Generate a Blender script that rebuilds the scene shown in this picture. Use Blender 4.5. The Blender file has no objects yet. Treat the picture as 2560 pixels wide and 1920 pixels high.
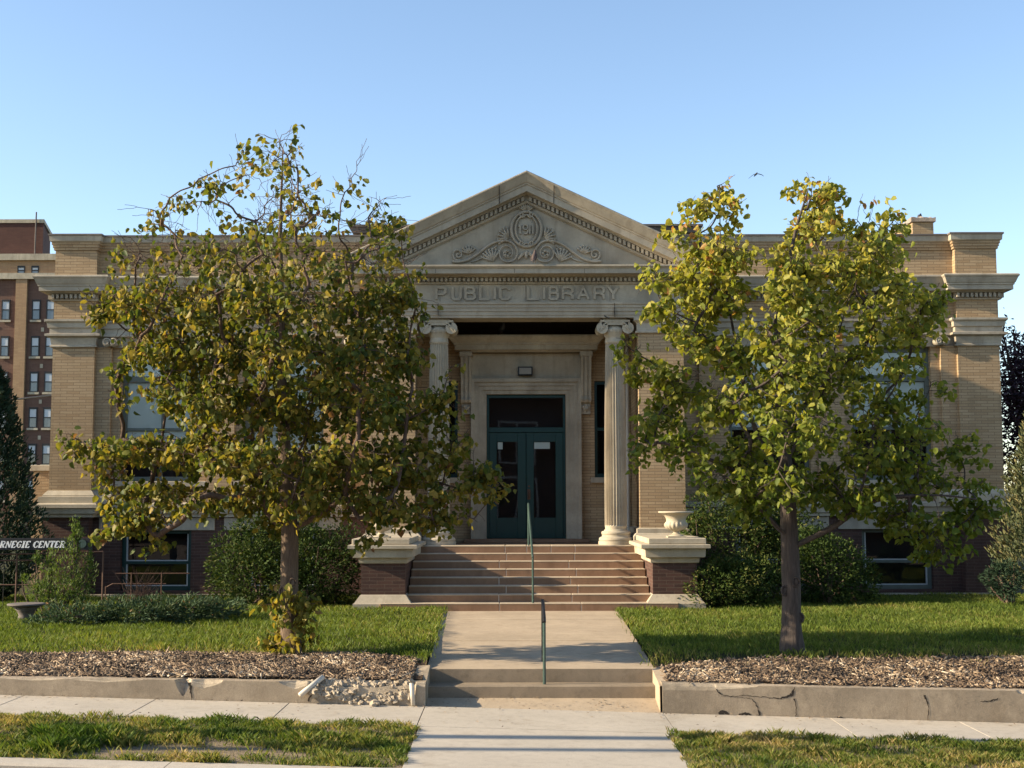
import bpy, math, random
import numpy as np
from mathutils import Vector, Matrix
R = math.radians
random.seed(7); RNG = np.random.default_rng(11)
sc = bpy.context.scene; COL = sc.collection
# ------------------------------------------------------------------ camera, sky, sun, exposure
cam_d = bpy.data.cameras.new('camera'); cam = bpy.data.objects.new('camera', cam_d); COL.objects.link(cam)
cam_d.sensor_width = 36.0; cam_d.lens = 46.406; cam_d.clip_end = 3000; cam_d.clip_start = 0.1
cam.matrix_world = Matrix.Translation((-0.34, 0, 2.25)) @ Matrix.Rotation(R(95.0916), 4, 'X') @ Matrix.Rotation(-0.0018, 4, 'Z')
sc.camera = cam
SUN_EL, SUN_AZ = 23.5, 6.5          # azimuth: degrees in front of the facade plane, sun stands on the left
sv = Vector((-math.cos(R(SUN_EL)) * math.cos(R(SUN_AZ)), -math.cos(R(SUN_EL)) * math.sin(R(SUN_AZ)), math.sin(R(SUN_EL))))
sd = bpy.data.lights.new('sun', 'SUN'); sd.energy = 4.7; sd.angle = R(0.5); sd.color = (1.0, 0.83, 0.60)
so = bpy.data.objects.new('sun', sd); COL.objects.link(so); so.rotation_euler = sv.to_track_quat('Z', 'Y').to_euler()
w = bpy.data.worlds.new('World'); sc.world = w; w.use_nodes = True
wn = w.node_tree.nodes; wl = w.node_tree.links; wn.clear()
sky = wn.new('ShaderNodeTexSky'); sky.sky_type = 'NISHITA'; sky.sun_disc = False
sky.sun_elevation = R(SUN_EL); sky.sun_rotation = math.atan2(sv.x, sv.y)
sky.altitude = 500; sky.air_density = 1.0; sky.dust_density = 0.6; sky.ozone_density = 1.3
bg = wn.new('ShaderNodeBackground'); bg.inputs[1].default_value = 0.108
wo = wn.new('ShaderNodeOutputWorld'); wl.new(sky.outputs[0], bg.inputs[0]); wl.new(bg.outputs[0], wo.inputs[0])
sc.view_settings.view_transform = 'Standard'; sc.view_settings.look = 'None'
sc.view_settings.exposure = 1.3; sc.view_settings.gamma = 1.0; sc.view_settings.use_curve_mapping = False

# ------------------------------------------------------------------ materials
class NT:
    def __init__(s, name):
        s.m = bpy.data.materials.new(name); s.m.use_nodes = True
        s.n = s.m.node_tree.nodes; s.l = s.m.node_tree.links; s.n.clear()
        s.out = s.n.new('ShaderNodeOutputMaterial'); s.b = s.n.new('ShaderNodeBsdfPrincipled'); s.l.new(s.b.outputs[0], s.out.inputs[0])
        s.pos = s.n.new('ShaderNodeNewGeometry').outputs['Position']
    def set(s, sock, v):
        if hasattr(v, 'links') or isinstance(v, bpy.types.NodeSocket): s.l.new(v, sock)
        else: sock.default_value = v
    def math(s, op, a, b=0.0, c=None, clamp=False):
        n = s.n.new('ShaderNodeMath'); n.operation = op; n.use_clamp = clamp
        s.set(n.inputs[0], a); s.set(n.inputs[1], b)
        if c is not None: s.set(n.inputs[2], c)
        return n.outputs[0]
    def noise(s, scale, detail=4, rough=0.55, vec=None, stretch=None):
        n = s.n.new('ShaderNodeTexNoise'); n.inputs['Scale'].default_value = scale; n.inputs['Detail'].default_value = detail; n.inputs['Roughness'].default_value = rough
        v = vec or s.pos
        if stretch:
            mp = s.n.new('ShaderNodeMapping'); mp.inputs['Scale'].default_value = stretch; s.l.new(v, mp.inputs[0]); v = mp.outputs[0]
        s.l.new(v, n.inputs['Vector']); return n.outputs[0]
    def ramp(s, f, *stops):
        n = s.n.new('ShaderNodeValToRGB'); cr = n.color_ramp
        while len(cr.elements) < len(stops): cr.elements.new(0.5)
        for e, (p, c) in zip(cr.elements, stops): e.position = p; e.color = (*c, 1) if len(c) == 3 else c
        s.set(n.inputs[0], f); return n.outputs[0]
    def mix(s, f, a, b, mode='MIX'):
        n = s.n.new('ShaderNodeMix'); n.data_type = 'RGBA'; n.blend_type = mode; n.clamp_result = False
        s.set(n.inputs[0], f)
        for i, v in ((6, a), (7, b)): s.set(n.inputs[i], (*v, 1) if isinstance(v, tuple) and len(v) == 3 else v)
        return n.outputs[2]
    def bump(s, h, strength=0.3, dist=0.02):
        n = s.n.new('ShaderNodeBump'); n.inputs['Strength'].default_value = strength; n.inputs['Distance'].default_value = dist
        s.set(n.inputs['Height'], h); s.l.new(n.outputs[0], s.b.inputs['Normal'])
    def fin(s, col, rough=0.8, metal=0.0, spec=0.3):
        s.set(s.b.inputs['Base Color'], (*col, 1) if isinstance(col, tuple) and len(col) == 3 else col)
        s.set(s.b.inputs['Roughness'], rough); s.set(s.b.inputs['Metallic'], metal); s.b.inputs['Specular IOR Level'].default_value = spec
        return s.m
def mat_stone(name, c, var=0.28, streak=0.5, bump=0.25):
    t = NT(name); n1 = t.noise(1.3, 5); n2 = t.noise(14, 6, 0.65); n3 = t.noise(1.0, 4, 0.6, stretch=(5, 5, 0.7)); n4 = t.noise(160, 2)
    d = tuple(x * (1 - var) for x in c); l = tuple(min(1, x * (1 + var * 0.7)) for x in c)
    a = t.mix(t.ramp(n1, (0.3, (0, 0, 0)), (0.7, (1, 1, 1))), d, l)
    a = t.mix(t.math('MULTIPLY', t.ramp(n2, (0.45, (0, 0, 0)), (0.75, (1, 1, 1))), 0.35), a, tuple(x * 0.62 for x in c))
    a = t.mix(t.math('MULTIPLY', t.ramp(n3, (0.52, (0, 0, 0)), (0.72, (1, 1, 1))), streak), a, tuple(x * k for x, k in zip(c, (0.5, 0.47, 0.44))))
    a = t.mix(0.12, a, t.ramp(n4, (0.3, (0, 0, 0)), (0.7, (1, 1, 1))), 'OVERLAY')
    t.bump(t.math('ADD', n2, t.math('MULTIPLY', n4, 0.4)), bump, 0.012)
    return t.fin(a, 0.82)
def mat_brick(name, c1, c2, cm, bw=0.305, rh=0.068, ms=0.007, soot_shade=0.42):
    t = NT(name); sp = t.n.new('ShaderNodeSeparateXYZ'); t.l.new(t.pos, sp.inputs[0])
    u = t.math('ADD', sp.outputs[0], sp.outputs[1]); cb = t.n.new('ShaderNodeCombineXYZ')
    wob = t.math('MULTIPLY', t.math('SUBTRACT', t.noise(3, 2), 0.5), 0.012)
    t.l.new(u, cb.inputs[0]); t.l.new(t.math('ADD', sp.outputs[2], wob), cb.inputs[1])
    br = t.n.new('ShaderNodeTexBrick'); t.l.new(cb.outputs[0], br.inputs['Vector'])
    br.inputs['Scale'].default_value = 1; br.inputs['Brick Width'].default_value = bw; br.inputs['Row Height'].default_value = rh
    br.inputs['Mortar Size'].default_value = ms; br.inputs['Mortar Smooth'].default_value = 0.2; br.inputs['Bias'].default_value = -0.1
    br.inputs['Color1'].default_value = (*c1, 1); br.inputs['Color2'].default_value = (*c2, 1); br.inputs['Mortar'].default_value = (*cm, 1)
    n = t.noise(0.8, 5, 0.6); n2 = t.noise(60, 3); n3 = t.noise(1, 4, 0.6, stretch=(4, 4, 0.5))
    a = t.mix(t.math('MULTIPLY', t.ramp(n, (0.35, (0, 0, 0)), (0.7, (1, 1, 1))), soot_shade), br.outputs[0], tuple(x * 0.6 for x in c1))
    a = t.mix(t.math('MULTIPLY', t.ramp(n3, (0.55, (0, 0, 0)), (0.75, (1, 1, 1))), soot_shade * 0.8), a, tuple(x * 0.45 for x in c1))
    a = t.mix(0.25, a, t.ramp(n2, (0.3, (0.2, 0.2, 0.2)), (0.7, (0.8, 0.8, 0.8))), 'OVERLAY')
    t.bump(t.math('ADD', t.math('MULTIPLY', br.outputs['Fac'], -1.0), t.math('MULTIPLY', n2, 0.3)), 0.5, 0.008)
    return t.fin(a, 0.85)
def mat_plain(name, c, rough=0.6, metal=0.0, var=0.15, scale=20, spec=0.4, bump=0.0):
    t = NT(name); n = t.noise(scale, 4)
    a = t.mix(n, tuple(x * (1 - var) for x in c), tuple(min(1, x * (1 + var)) for x in c))
    if bump: t.bump(n, bump, 0.01)
    return t.fin(a, rough, metal, spec)
def mat_concrete(name, c, joint=None, var=0.2, bump=0.35):
    t = NT(name); n1 = t.noise(0.9, 5, 0.6); n2 = t.noise(9, 6, 0.7); n3 = t.noise(120, 3, 0.7); n4 = t.noise(2.2, 5, 0.7, stretch=(1, 1, 0.3))
    a = t.mix(t.ramp(n1, (0.3, (0, 0, 0)), (0.7, (1, 1, 1))), tuple(x * (1 - var) for x in c), tuple(x * (1 + var * 0.6) for x in c))
    a = t.mix(t.math('MULTIPLY', t.ramp(n2, (0.5, (0, 0, 0)), (0.72, (1, 1, 1))), 0.3 + var), a, tuple(x * 0.55 for x in c))
    n5 = t.noise(3.1, 6, 0.75); a = t.mix(t.math('MULTIPLY', t.ramp(n5, (0.52, (0, 0, 0)), (0.62, (1, 1, 1))), var), a, tuple(min(1, x * 1.35) for x in c))
    a = t.mix(t.math('MULTIPLY', t.ramp(n4, (0.55, (0, 0, 0)), (0.7, (1, 1, 1))), 0.35), a, tuple(x * k for x, k in zip(c, (0.55, 0.5, 0.43))))
    a = t.mix(0.3, a, t.ramp(n3, (0.25, (0.1, 0.1, 0.1)), (0.75, (0.9, 0.9, 0.9))), 'OVERLAY')
    t.bump(t.math('ADD', n2, n3), bump, 0.01)
    return t.fin(a, 0.88, 0, 0.25)
def mat_leaf(name, stops, trans=0.35, rough=0.5, spec=0.35):
    t = NT(name); at = t.n.new('ShaderNodeAttribute'); at.attribute_name = 'tint'
    c = t.ramp(at.outputs['Fac'], *stops); n = t.noise(25, 2)
    c = t.mix(0.35, c, t.ramp(n, (0.3, (0.25, 0.25, 0.25)), (0.7, (0.75, 0.75, 0.75))), 'OVERLAY')
    t.fin(c, rough, 0, spec)
    tr = t.n.new('ShaderNodeBsdfTranslucent'); t.l.new(t.mix(1.0, c, (1.5, 1.45, 0.7), 'MULTIPLY'), tr.inputs[0])
    ms = t.n.new('ShaderNodeMixShader'); ms.inputs[0].default_value = trans
    t.l.new(t.b.outputs[0], ms.inputs[1]); t.l.new(tr.outputs[0], ms.inputs[2]); t.l.new(ms.outputs[0], t.out.inputs[0])
    return t.m
def mat_glass(name, tint=(0.9, 0.95, 0.95)):
    t = NT(name); t.n.remove(t.b)
    g = t.n.new('ShaderNodeBsdfGlossy'); g.inputs['Roughness'].default_value = 0.015; tr = t.n.new('ShaderNodeBsdfTransparent'); tr.inputs[0].default_value = (*tint, 1)
    fr = t.n.new('ShaderNodeFresnel'); fr.inputs[0].default_value = 1.6
    bp = t.n.new('ShaderNodeBump'); bp.inputs['Strength'].default_value = 0.12; bp.inputs['Distance'].default_value = 0.01
    t.l.new(t.noise(1.2, 0), bp.inputs['Height']); t.l.new(bp.outputs[0], g.inputs['Normal'])
    ms = t.n.new('ShaderNodeMixShader'); t.l.new(t.math('MULTIPLY', fr.outputs[0], 0.85, clamp=True), ms.inputs[0])
    t.l.new(tr.outputs[0], ms.inputs[1]); t.l.new(g.outputs[0], ms.inputs[2]); t.l.new(ms.outputs[0], t.out.inputs[0]); return t.m
def mat_bark(name, c):
    t = NT(name); n = t.noise(1, 6, 0.7, stretch=(38, 38, 5)); n2 = t.noise(6, 4)
    a = t.mix(t.ramp(n, (0.32, (0, 0, 0)), (0.68, (1, 1, 1))), tuple(x * 0.45 for x in c), tuple(x * 1.25 for x in c))
    a = t.mix(t.math('MULTIPLY', n2, 0.4), a, tuple(x * 0.6 for x in c)); t.bump(n, 0.9, 0.02); return t.fin(a, 0.9, 0, 0.2)
def mat_soil(name, c, c2, scale=6):
    t = NT(name); n = t.noise(scale, 6, 0.7); n2 = t.noise(scale * 12, 4, 0.7)
    a = t.mix(t.ramp(n, (0.35, (0, 0, 0)), (0.65, (1, 1, 1))), c, c2); a = t.mix(t.math('MULTIPLY', n2, 0.6), a, tuple(x * 0.4 for x in c))
    t.bump(n2, 0.8, 0.03); return t.fin(a, 0.95, 0, 0.1)
M = {}
M['brick'] = mat_brick('buff_brick', (0.43, 0.31, 0.18), (0.33, 0.22, 0.118), (0.21, 0.15, 0.09))
M['dark_brick'] = mat_brick('dark_red_brick', (0.095, 0.05, 0.038), (0.06, 0.033, 0.027), (0.12, 0.085, 0.066), 0.31, 0.072, 0.006)
M['sooty_brick'] = mat_brick('sooty_brick', (0.045, 0.03, 0.022), (0.035, 0.024, 0.018), (0.025, 0.018, 0.014))  # near-black brick for the porch ceiling and the wall above the hood
M['stone'] = mat_stone('limestone', (0.385, 0.335, 0.255))
M['light_stone'] = mat_stone('pale_limestone', (0.43, 0.375, 0.28), 0.22, 0.42)
M['coping'] = mat_stone('dark_coping', (0.15, 0.13, 0.115), 0.25, 0.4)
M['step'] = mat_stone('brown_step_stone', (0.25, 0.15, 0.092), 0.2, 0.35)
M['tread'] = mat_stone('worn_step_edge', (0.44, 0.36, 0.26), 0.2, 0.15)  # paler than the risers: wear plus sunlight on the treads painted in
M['mortar'] = mat_plain('pale_mortar', (0.52, 0.45, 0.37), 0.9)
M['concrete'] = mat_concrete('pale_concrete', (0.43, 0.385, 0.315), var=0.1, bump=0.15)
M['old_concrete'] = mat_concrete('old_concrete', (0.40, 0.32, 0.225), var=0.16, bump=0.3)
M['step_concrete'] = mat_concrete('dark_step_concrete', (0.25, 0.20, 0.14), var=0.25, bump=0.5)  # darker than the path concrete: shade on the risers put into the colour
M['wall_concrete'] = mat_concrete('wall_concrete', (0.37, 0.30, 0.215), var=0.32, bump=0.7)
M['rubble'] = mat_concrete('broken_aggregate', (0.45, 0.375, 0.275), var=0.35, bump=1.0)
M['crack'] = mat_plain('crack_shadow', (0.035, 0.028, 0.022), 0.95)  # very dark tone of the wall cracks and joint filling
M['asphalt'] = mat_concrete('asphalt', (0.055, 0.052, 0.05), var=0.2)
M['road'] = mat_concrete('worn_brown_road', (0.27, 0.215, 0.17), var=0.2)
M['soil'] = mat_soil('lawn_soil', (0.06, 0.05, 0.025), (0.045, 0.06, 0.018))
M['bare'] = mat_soil('bare_soil', (0.30, 0.235, 0.155), (0.19, 0.155, 0.095), 2.5)
M['mulch'] = mat_soil('mulch_base', (0.07, 0.047, 0.033), (0.15, 0.105, 0.072), 14)
M['green'] = mat_plain('dark_green_paint', (0.004, 0.036, 0.034), 0.35, var=0.2, scale=5)
M['grey_green'] = mat_plain('grey_green_paint', (0.10, 0.115, 0.095), 0.6, var=0.3, scale=4)
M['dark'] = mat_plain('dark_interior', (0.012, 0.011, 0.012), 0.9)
M['glass'] = mat_glass('window_glass')
M['blind'] = mat_plain('pale_blind', (0.72, 0.73, 0.68), 0.7, var=0.12, scale=2)
M['black'] = mat_plain('black_metal', (0.012, 0.012, 0.013), 0.45, 0.0)
M['greenrail'] = mat_plain('worn_green_metal', (0.05, 0.085, 0.07), 0.5, 0.2, var=0.6, scale=40)
M['white'] = mat_plain('white_paint', (0.78, 0.78, 0.76), 0.5, var=0.05)
M['sash'] = mat_plain('weathered_white', (0.42, 0.43, 0.42), 0.6, var=0.2)
M['lens'] = mat_plain('dull_lamp_lens', (0.22, 0.20, 0.165), 0.4)
M['pvc'] = mat_plain('grey_pipe', (0.55, 0.50, 0.42), 0.5, var=0.1)
M['bark_l'] = mat_bark('light_bark', (0.16, 0.115, 0.08)); M['bark_r'] = mat_bark('grey_bark', (0.10, 0.08, 0.068)); M['twig'] = mat_bark('twig_bark', (0.15, 0.105, 0.08))
M['leaf_l'] = mat_leaf('dull_olive_leaf', ((0.0, (0.05, 0.078, 0.013)), (0.38, (0.115, 0.13, 0.02)), (0.68, (0.22, 0.18, 0.03)), (0.93, (0.36, 0.27, 0.06)), (1.0, (0.18, 0.095, 0.045))), 0.38, 0.55, 0.25)
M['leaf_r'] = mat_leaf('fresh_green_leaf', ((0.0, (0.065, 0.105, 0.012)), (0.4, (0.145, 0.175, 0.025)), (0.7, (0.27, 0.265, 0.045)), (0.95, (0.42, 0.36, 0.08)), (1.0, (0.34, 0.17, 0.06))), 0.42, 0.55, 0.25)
M['shrub'] = mat_leaf('shrub_leaf', ((0.0, (0.022, 0.042, 0.010)), (0.6, (0.055, 0.085, 0.018)), (1.0, (0.14, 0.13, 0.04))), 0.15, 0.7, 0.12)
M['conifer'] = mat_leaf('conifer_leaf', ((0.0, (0.018, 0.036, 0.02)), (0.7, (0.035, 0.06, 0.032)), (1.0, (0.10, 0.07, 0.04))), 0.1, 0.7, 0.12)
M['juniper'] = mat_leaf('juniper_leaf', ((0.0, (0.05, 0.075, 0.045)), (0.6, (0.10, 0.115, 0.05)), (1.0, (0.19, 0.16, 0.07))), 0.12, 0.7, 0.15)
M['bluejun'] = mat_leaf('blue_green_juniper', ((0.0, (0.032, 0.062, 0.03)), (0.65, (0.075, 0.115, 0.058)), (0.95, (0.13, 0.13, 0.06)), (1.0, (0.25, 0.12, 0.06))), 0.12, 0.7, 0.12)
M['weed'] = mat_leaf('weed_leaf', ((0.0, (0.06, 0.11, 0.02)), (1.0, (0.15, 0.20, 0.04))), 0.3, 0.6)
M['purple'] = mat_leaf('purple_leaf', ((0.0, (0.018, 0.010, 0.02)), (1.0, (0.05, 0.02, 0.035))), 0.15, 0.5)
M['dry'] = mat_leaf('dry_stem', ((0.0, (0.10, 0.06, 0.045)), (1.0, (0.20, 0.10, 0.07))), 0.1, 0.8)
M['grass'] = mat_leaf('lawn_blade', ((0.0, (0.062, 0.10, 0.015)), (0.55, (0.13, 0.175, 0.028)), (0.85, (0.19, 0.19, 0.045)), (1.0, (0.28, 0.23, 0.09))), 0.35, 0.6, 0.2)
M['verge'] = mat_leaf('verge_blade', ((0.0, (0.055, 0.10, 0.014)), (0.42, (0.14, 0.165, 0.035)), (0.75, (0.27, 0.22, 0.08)), (1.0, (0.40, 0.30, 0.15))), 0.35, 0.6, 0.2)
M['chip'] = mat_leaf('mulch_chip', ((0.0, (0.055, 0.04, 0.028)), (0.35, (0.155, 0.105, 0.066)), (0.7, (0.34, 0.255, 0.165)), (1.0, (0.60, 0.52, 0.40))), 0.0, 0.85)
M['soot'] = mat_stone('sooty_stone', (0.13, 0.112, 0.088), 0.2, 0.2)  # darker sides of the raised lettering: shadow outline put into the colour
M['bg_red'] = mat_brick('far_red_brick', (0.155, 0.085, 0.06), (0.125, 0.065, 0.047), (0.16, 0.10, 0.075), 0.5, 0.15, 0.012)
M['bg_buff'] = mat_brick('far_buff_brick', (0.40, 0.255, 0.135), (0.33, 0.2, 0.11), (0.28, 0.19, 0.12), 0.5, 0.15, 0.012)
M['bg_dark'] = mat_brick('far_brown_brick', (0.10, 0.045, 0.034), (0.08, 0.034, 0.027), (0.075, 0.04, 0.032), 0.5, 0.15, 0.012)
M['bg_stone'] = mat_stone('far_stone', (0.43, 0.37, 0.27))
M['bg_pane'] = mat_plain('far_pane', (0.10, 0.12, 0.14), 0.08, 0.0, 0.2, 0.4, 0.9)
M['bg_blind'] = mat_plain('far_blind', (0.50, 0.53, 0.55), 0.5, var=0.1, scale=0.5)
M['pigeon'] = mat_plain('dark_pigeon', (0.025, 0.027, 0.034), 0.6, var=0.5, scale=30)
M['brown_pigeon'] = mat_plain('brown_pigeon', (0.08, 0.058, 0.052), 0.7, var=0.4, scale=30)
M['rust'] = mat_plain('rusty_metal', (0.10, 0.05, 0.03), 0.7, var=0.4)
M['gravel_top'] = mat_concrete('rough_mortar_cap', (0.30, 0.25, 0.20), var=0.4, bump=1.0)

# ------------------------------------------------------------------ builders
def woff(o):
    v = Vector((0, 0, 0))
    while o is not None: v += o.location; o = o.parent
    return v
def thing(name, label, cat, loc=(0, 0, 0), group=None, kind=None):
    o = bpy.data.objects.new(name, None); o.empty_display_size = 0.2; COL.objects.link(o); o.location = loc
    return tag(o, label, cat, group, kind)
def tag(o, label=None, cat=None, group=None, kind=None):
    for k, v in (('label', label), ('category', cat), ('group', group), ('kind', kind)):
        if v: o[k] = v
    return o
class MB:
    def __init__(s): s.v = []; s.f = []; s.mi = []
    def add(s, vs, fs, mi=0):
        b = len(s.v); s.v.extend(tuple(p) for p in vs); s.f.extend(tuple(i + b for i in f) for f in fs); s.mi.extend([mi] * len(fs)); return s
    def box(s, x0, x1, y0, y1, z0, z1, mi=0):
        return s.add([(x0, y0, z0), (x1, y0, z0), (x1, y1, z0), (x0, y1, z0), (x0, y0, z1), (x1, y0, z1), (x1, y1, z1), (x0, y1, z1)],
                     [(0, 3, 2, 1), (4, 5, 6, 7), (0, 1, 5, 4), (1, 2, 6, 5), (2, 3, 7, 6), (3, 0, 4, 7)], mi)
    def prism_y(s, poly, y0, y1, mi=0):     # polygon in x,z (counter-clockwise from the front) extruded in y
        n = len(poly); vs = [(x, y0, z) for x, z in poly] + [(x, y1, z) for x, z in poly]
        fs = [tuple(range(n)), tuple(range(2 * n - 1, n - 1, -1))] + [(i, n + i, n + (i + 1) % n, (i + 1) % n) for i in range(n)]
        return s.add(vs, fs, mi)
    def lathe(s, c, prof, n=32, mi=0, rad=None):
        cx, cy = c; vs = []; fs = []
        for r, z in prof:
            for k in range(n):
                a = 2 * math.pi * k / n; rr = r if rad is None else rad(r, z, a)
                vs.append((cx + rr * math.cos(a), cy + rr * math.sin(a), z))
        for i in range(len(prof) - 1):
            for k in range(n):
                k2 = (k + 1) % n; fs.append((i * n + k, (i + 1) * n + k, (i + 1) * n + k2, i * n + k2))
        fs.append(tuple(range(n))); fs.append(tuple((len(prof) - 1) * n + k for k in range(n - 1, -1, -1)))
        return s.add(vs, fs, mi)
    def tube(s, pts, rad, n=8, mi=0, cap=True):
        pts = [Vector(p) for p in pts]; m = len(pts)
        rads = rad if isinstance(rad, (list, tuple)) else [rad] * m; vs = []; fs = []; prev = None
        for i, p in enumerate(pts):
            d = (pts[min(i + 1, m - 1)] - pts[max(i - 1, 0)]).normalized()
            if prev is None: a = d.orthogonal().normalized()
            else:
                a = prev - d * prev.dot(d); a = a.normalized() if a.length > 1e-5 else d.orthogonal().normalized()
            prev = a; b = d.cross(a)
            for k in range(n):
                t = 2 * math.pi * k / n; vs.append(p + (a * math.cos(t) + b * math.sin(t)) * rads[i])
        for i in range(m - 1):
            for k in range(n):
                k2 = (k + 1) % n; fs.append((i * n + k, i * n + k2, (i + 1) * n + k2, (i + 1) * n + k))
        if cap: fs.append(tuple(range(n - 1, -1, -1))); fs.append(tuple((m - 1) * n + k for k in range(n)))
        return s.add(vs, fs, mi)
    def ell(s, c, r, nu=12, nv=8, mi=0, rot=None):
        vs = []; fs = []; c = Vector(c)
        for i in range(nv + 1):
            p = math.pi * i / nv
            for k in range(nu):
                t = 2 * math.pi * k / nu
                q = Vector((r[0] * math.sin(p) * math.cos(t), r[1] * math.sin(p) * math.sin(t), r[2] * math.cos(p)))
                vs.append(c + (rot @ q if rot else q))
        for i in range(nv):
            for k in range(nu):
                k2 = (k + 1) % nu; fs.append((i * nu + k, (i + 1) * nu + k, (i + 1) * nu + k2, i * nu + k2))
        return s.add(vs, fs, mi)
    def moulding(s, path, prof, mi=0):      # profile of (outward offset, z), top to bottom, swept along a plan path with mitred corners
        P = [Vector(p) for p in path]; m = len(P); ns = []
        for i in range(m - 1):
            d = (P[i + 1] - P[i]).normalized(); ns.append(Vector((d.y, -d.x)))
        offs = []
        for i in range(m):
            if i == 0: offs.append(ns[0])
            elif i == m - 1: offs.append(ns[-1])
            else: offs.append((ns[i - 1] + ns[i]) / (1 + ns[i - 1].dot(ns[i])))
        k = len(prof); vs = []; fs = []
        for i in range(m):
            for o, z in prof: q = P[i] + offs[i] * o; vs.append((q.x, q.y, z))
        for i in range(m - 1):
            for j in range(k - 1): fs.append((i * k + j, i * k + j + 1, (i + 1) * k + j + 1, (i + 1) * k + j))
        fs.append(tuple(range(k - 1, -1, -1))); fs.append(tuple((m - 1) * k + j for j in range(k)))
        return s.add(vs, fs, mi)
    def dentils(s, path, o0, o1, z0, z1, wd, pitch, mi=0):
        for (ax, ay), (bx, by) in zip(path[:-1], path[1:]):
            d = Vector((bx - ax, by - ay)); L = d.length
            if L < 0.3: continue
            d.normalize(); nrm = Vector((d.y, -d.x)); n = int(round((L + 2 * o0) / pitch)); st = (L + 2 * o0) / n
            for i in range(n):
                c = -o0 + st * (i + 0.5); a = Vector((ax, ay)) + d * (c - wd / 2); b = Vector((ax, ay)) + d * (c + wd / 2)
                p = [a + nrm * o0, b + nrm * o0, b + nrm * o1, a + nrm * o1]
                s.add([(q.x, q.y, z) for z in (z0, z1) for q in p], [(0, 1, 2, 3), (7, 6, 5, 4), (2, 6, 7, 3), (1, 5, 6, 2), (3, 7, 4, 0)], mi)
        return s
    def wall(s, x0, x1, z0, z1, y, holes, depth=0.25, mi=0):   # front wall with rectangular openings and their reveals
        xs = sorted({x0, x1, *[h[0] for h in holes], *[h[1] for h in holes]}); zs = sorted({z0, z1, *[h[2] for h in holes], *[h[3] for h in holes]})
        for i in range(len(xs) - 1):
            for j in range(len(zs) - 1):
                cx = (xs[i] + xs[i + 1]) / 2; cz = (zs[j] + zs[j + 1]) / 2
                if any(h[0] < cx < h[1] and h[2] < cz < h[3] for h in holes): continue
                s.add([(xs[i], y, zs[j]), (xs[i + 1], y, zs[j]), (xs[i + 1], y, zs[j + 1]), (xs[i], y, zs[j + 1])], [(0, 1, 2, 3)], mi)
        for a, b, c, d in holes:
            q = [(a, c), (b, c), (b, d), (a, d)]
            for k in range(4):
                (xa, za), (xb, zb) = q[k], q[(k + 1) % 4]
                s.add([(xa, y, za), (xb, y, zb), (xb, y + depth, zb), (xa, y + depth, za)], [(3, 2, 1, 0)], mi)
        return s
    def stroke(s, pts, wd, y0, y1, closed=False, mi=0, side=None):   # a band of constant width along a polyline in x,z, raised from y1 to y0
        P = [Vector(p) for p in pts]; m = len(P); L = []; Rr = []
        for i in range(m):
            a = P[i - 1] if (i > 0 or closed) else None; b = P[(i + 1) % m] if (i < m - 1 or closed) else None
            d1 = (P[i] - a).normalized() if a is not None else None; d2 = (b - P[i]).normalized() if b is not None else None
            d1 = d1 or d2; d2 = d2 or d1
            n1 = Vector((-d1.y, d1.x)); n2 = Vector((-d2.y, d2.x)); o = (n1 + n2) / max(0.4, 1 + n1.dot(n2))
            L.append(P[i] + o * wd / 2); Rr.append(P[i] - o * wd / 2)
        vs = []
        for y in (y0, y1):
            vs += [(p.x, y, p.y) for p in L] + [(p.x, y, p.y) for p in Rr]
        fs = []
        for i in range(m if closed else m - 1):
            j = (i + 1) % m
            fs += [(i, m + i, m + j, j), (i, j, 2 * m + j, 2 * m + i), (m + j, m + i, 3 * m + i, 3 * m + j)]
        if not closed: fs += [(0, 2 * m, 3 * m, m), (m - 1, 2 * m - 1, 4 * m - 1, 3 * m - 1)]
        b = len(s.mi); s.add(vs, fs, mi)
        if side is not None:
            for i in range(m if closed else m - 1): s.mi[b + 3 * i + 1] = side; s.mi[b + 3 * i + 2] = side
        return s
    def build(s, name, mats, parent=None, smooth=False, bevel=0.0, loc=None, auto=None):
        mats = mats if isinstance(mats, (list, tuple)) else [mats]
        me = bpy.data.meshes.new(name); off = woff(parent) if parent else Vector(loc or (0, 0, 0))
        me.from_pydata([(p[0] - off.x, p[1] - off.y, p[2] - off.z) for p in s.v], [], s.f)
        for m in mats: me.materials.append(m)
        if len(mats) > 1: me.polygons.foreach_set('material_index', s.mi)
        if smooth: me.polygons.foreach_set('use_smooth', [True] * len(s.f))
        me.update()
        o = bpy.data.objects.new(name, me); COL.objects.link(o)
        if parent: o.parent = parent
        elif loc: o.location = loc
        if bevel:
            md = o.modifiers.new('bevel', 'BEVEL'); md.width = bevel; md.segments = 1; md.limit_method = 'ANGLE'; md.angle_limit = R(40)
        if auto:
            try: me.shade_smooth_by_angle = None
            except Exception: pass
        return o
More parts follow.
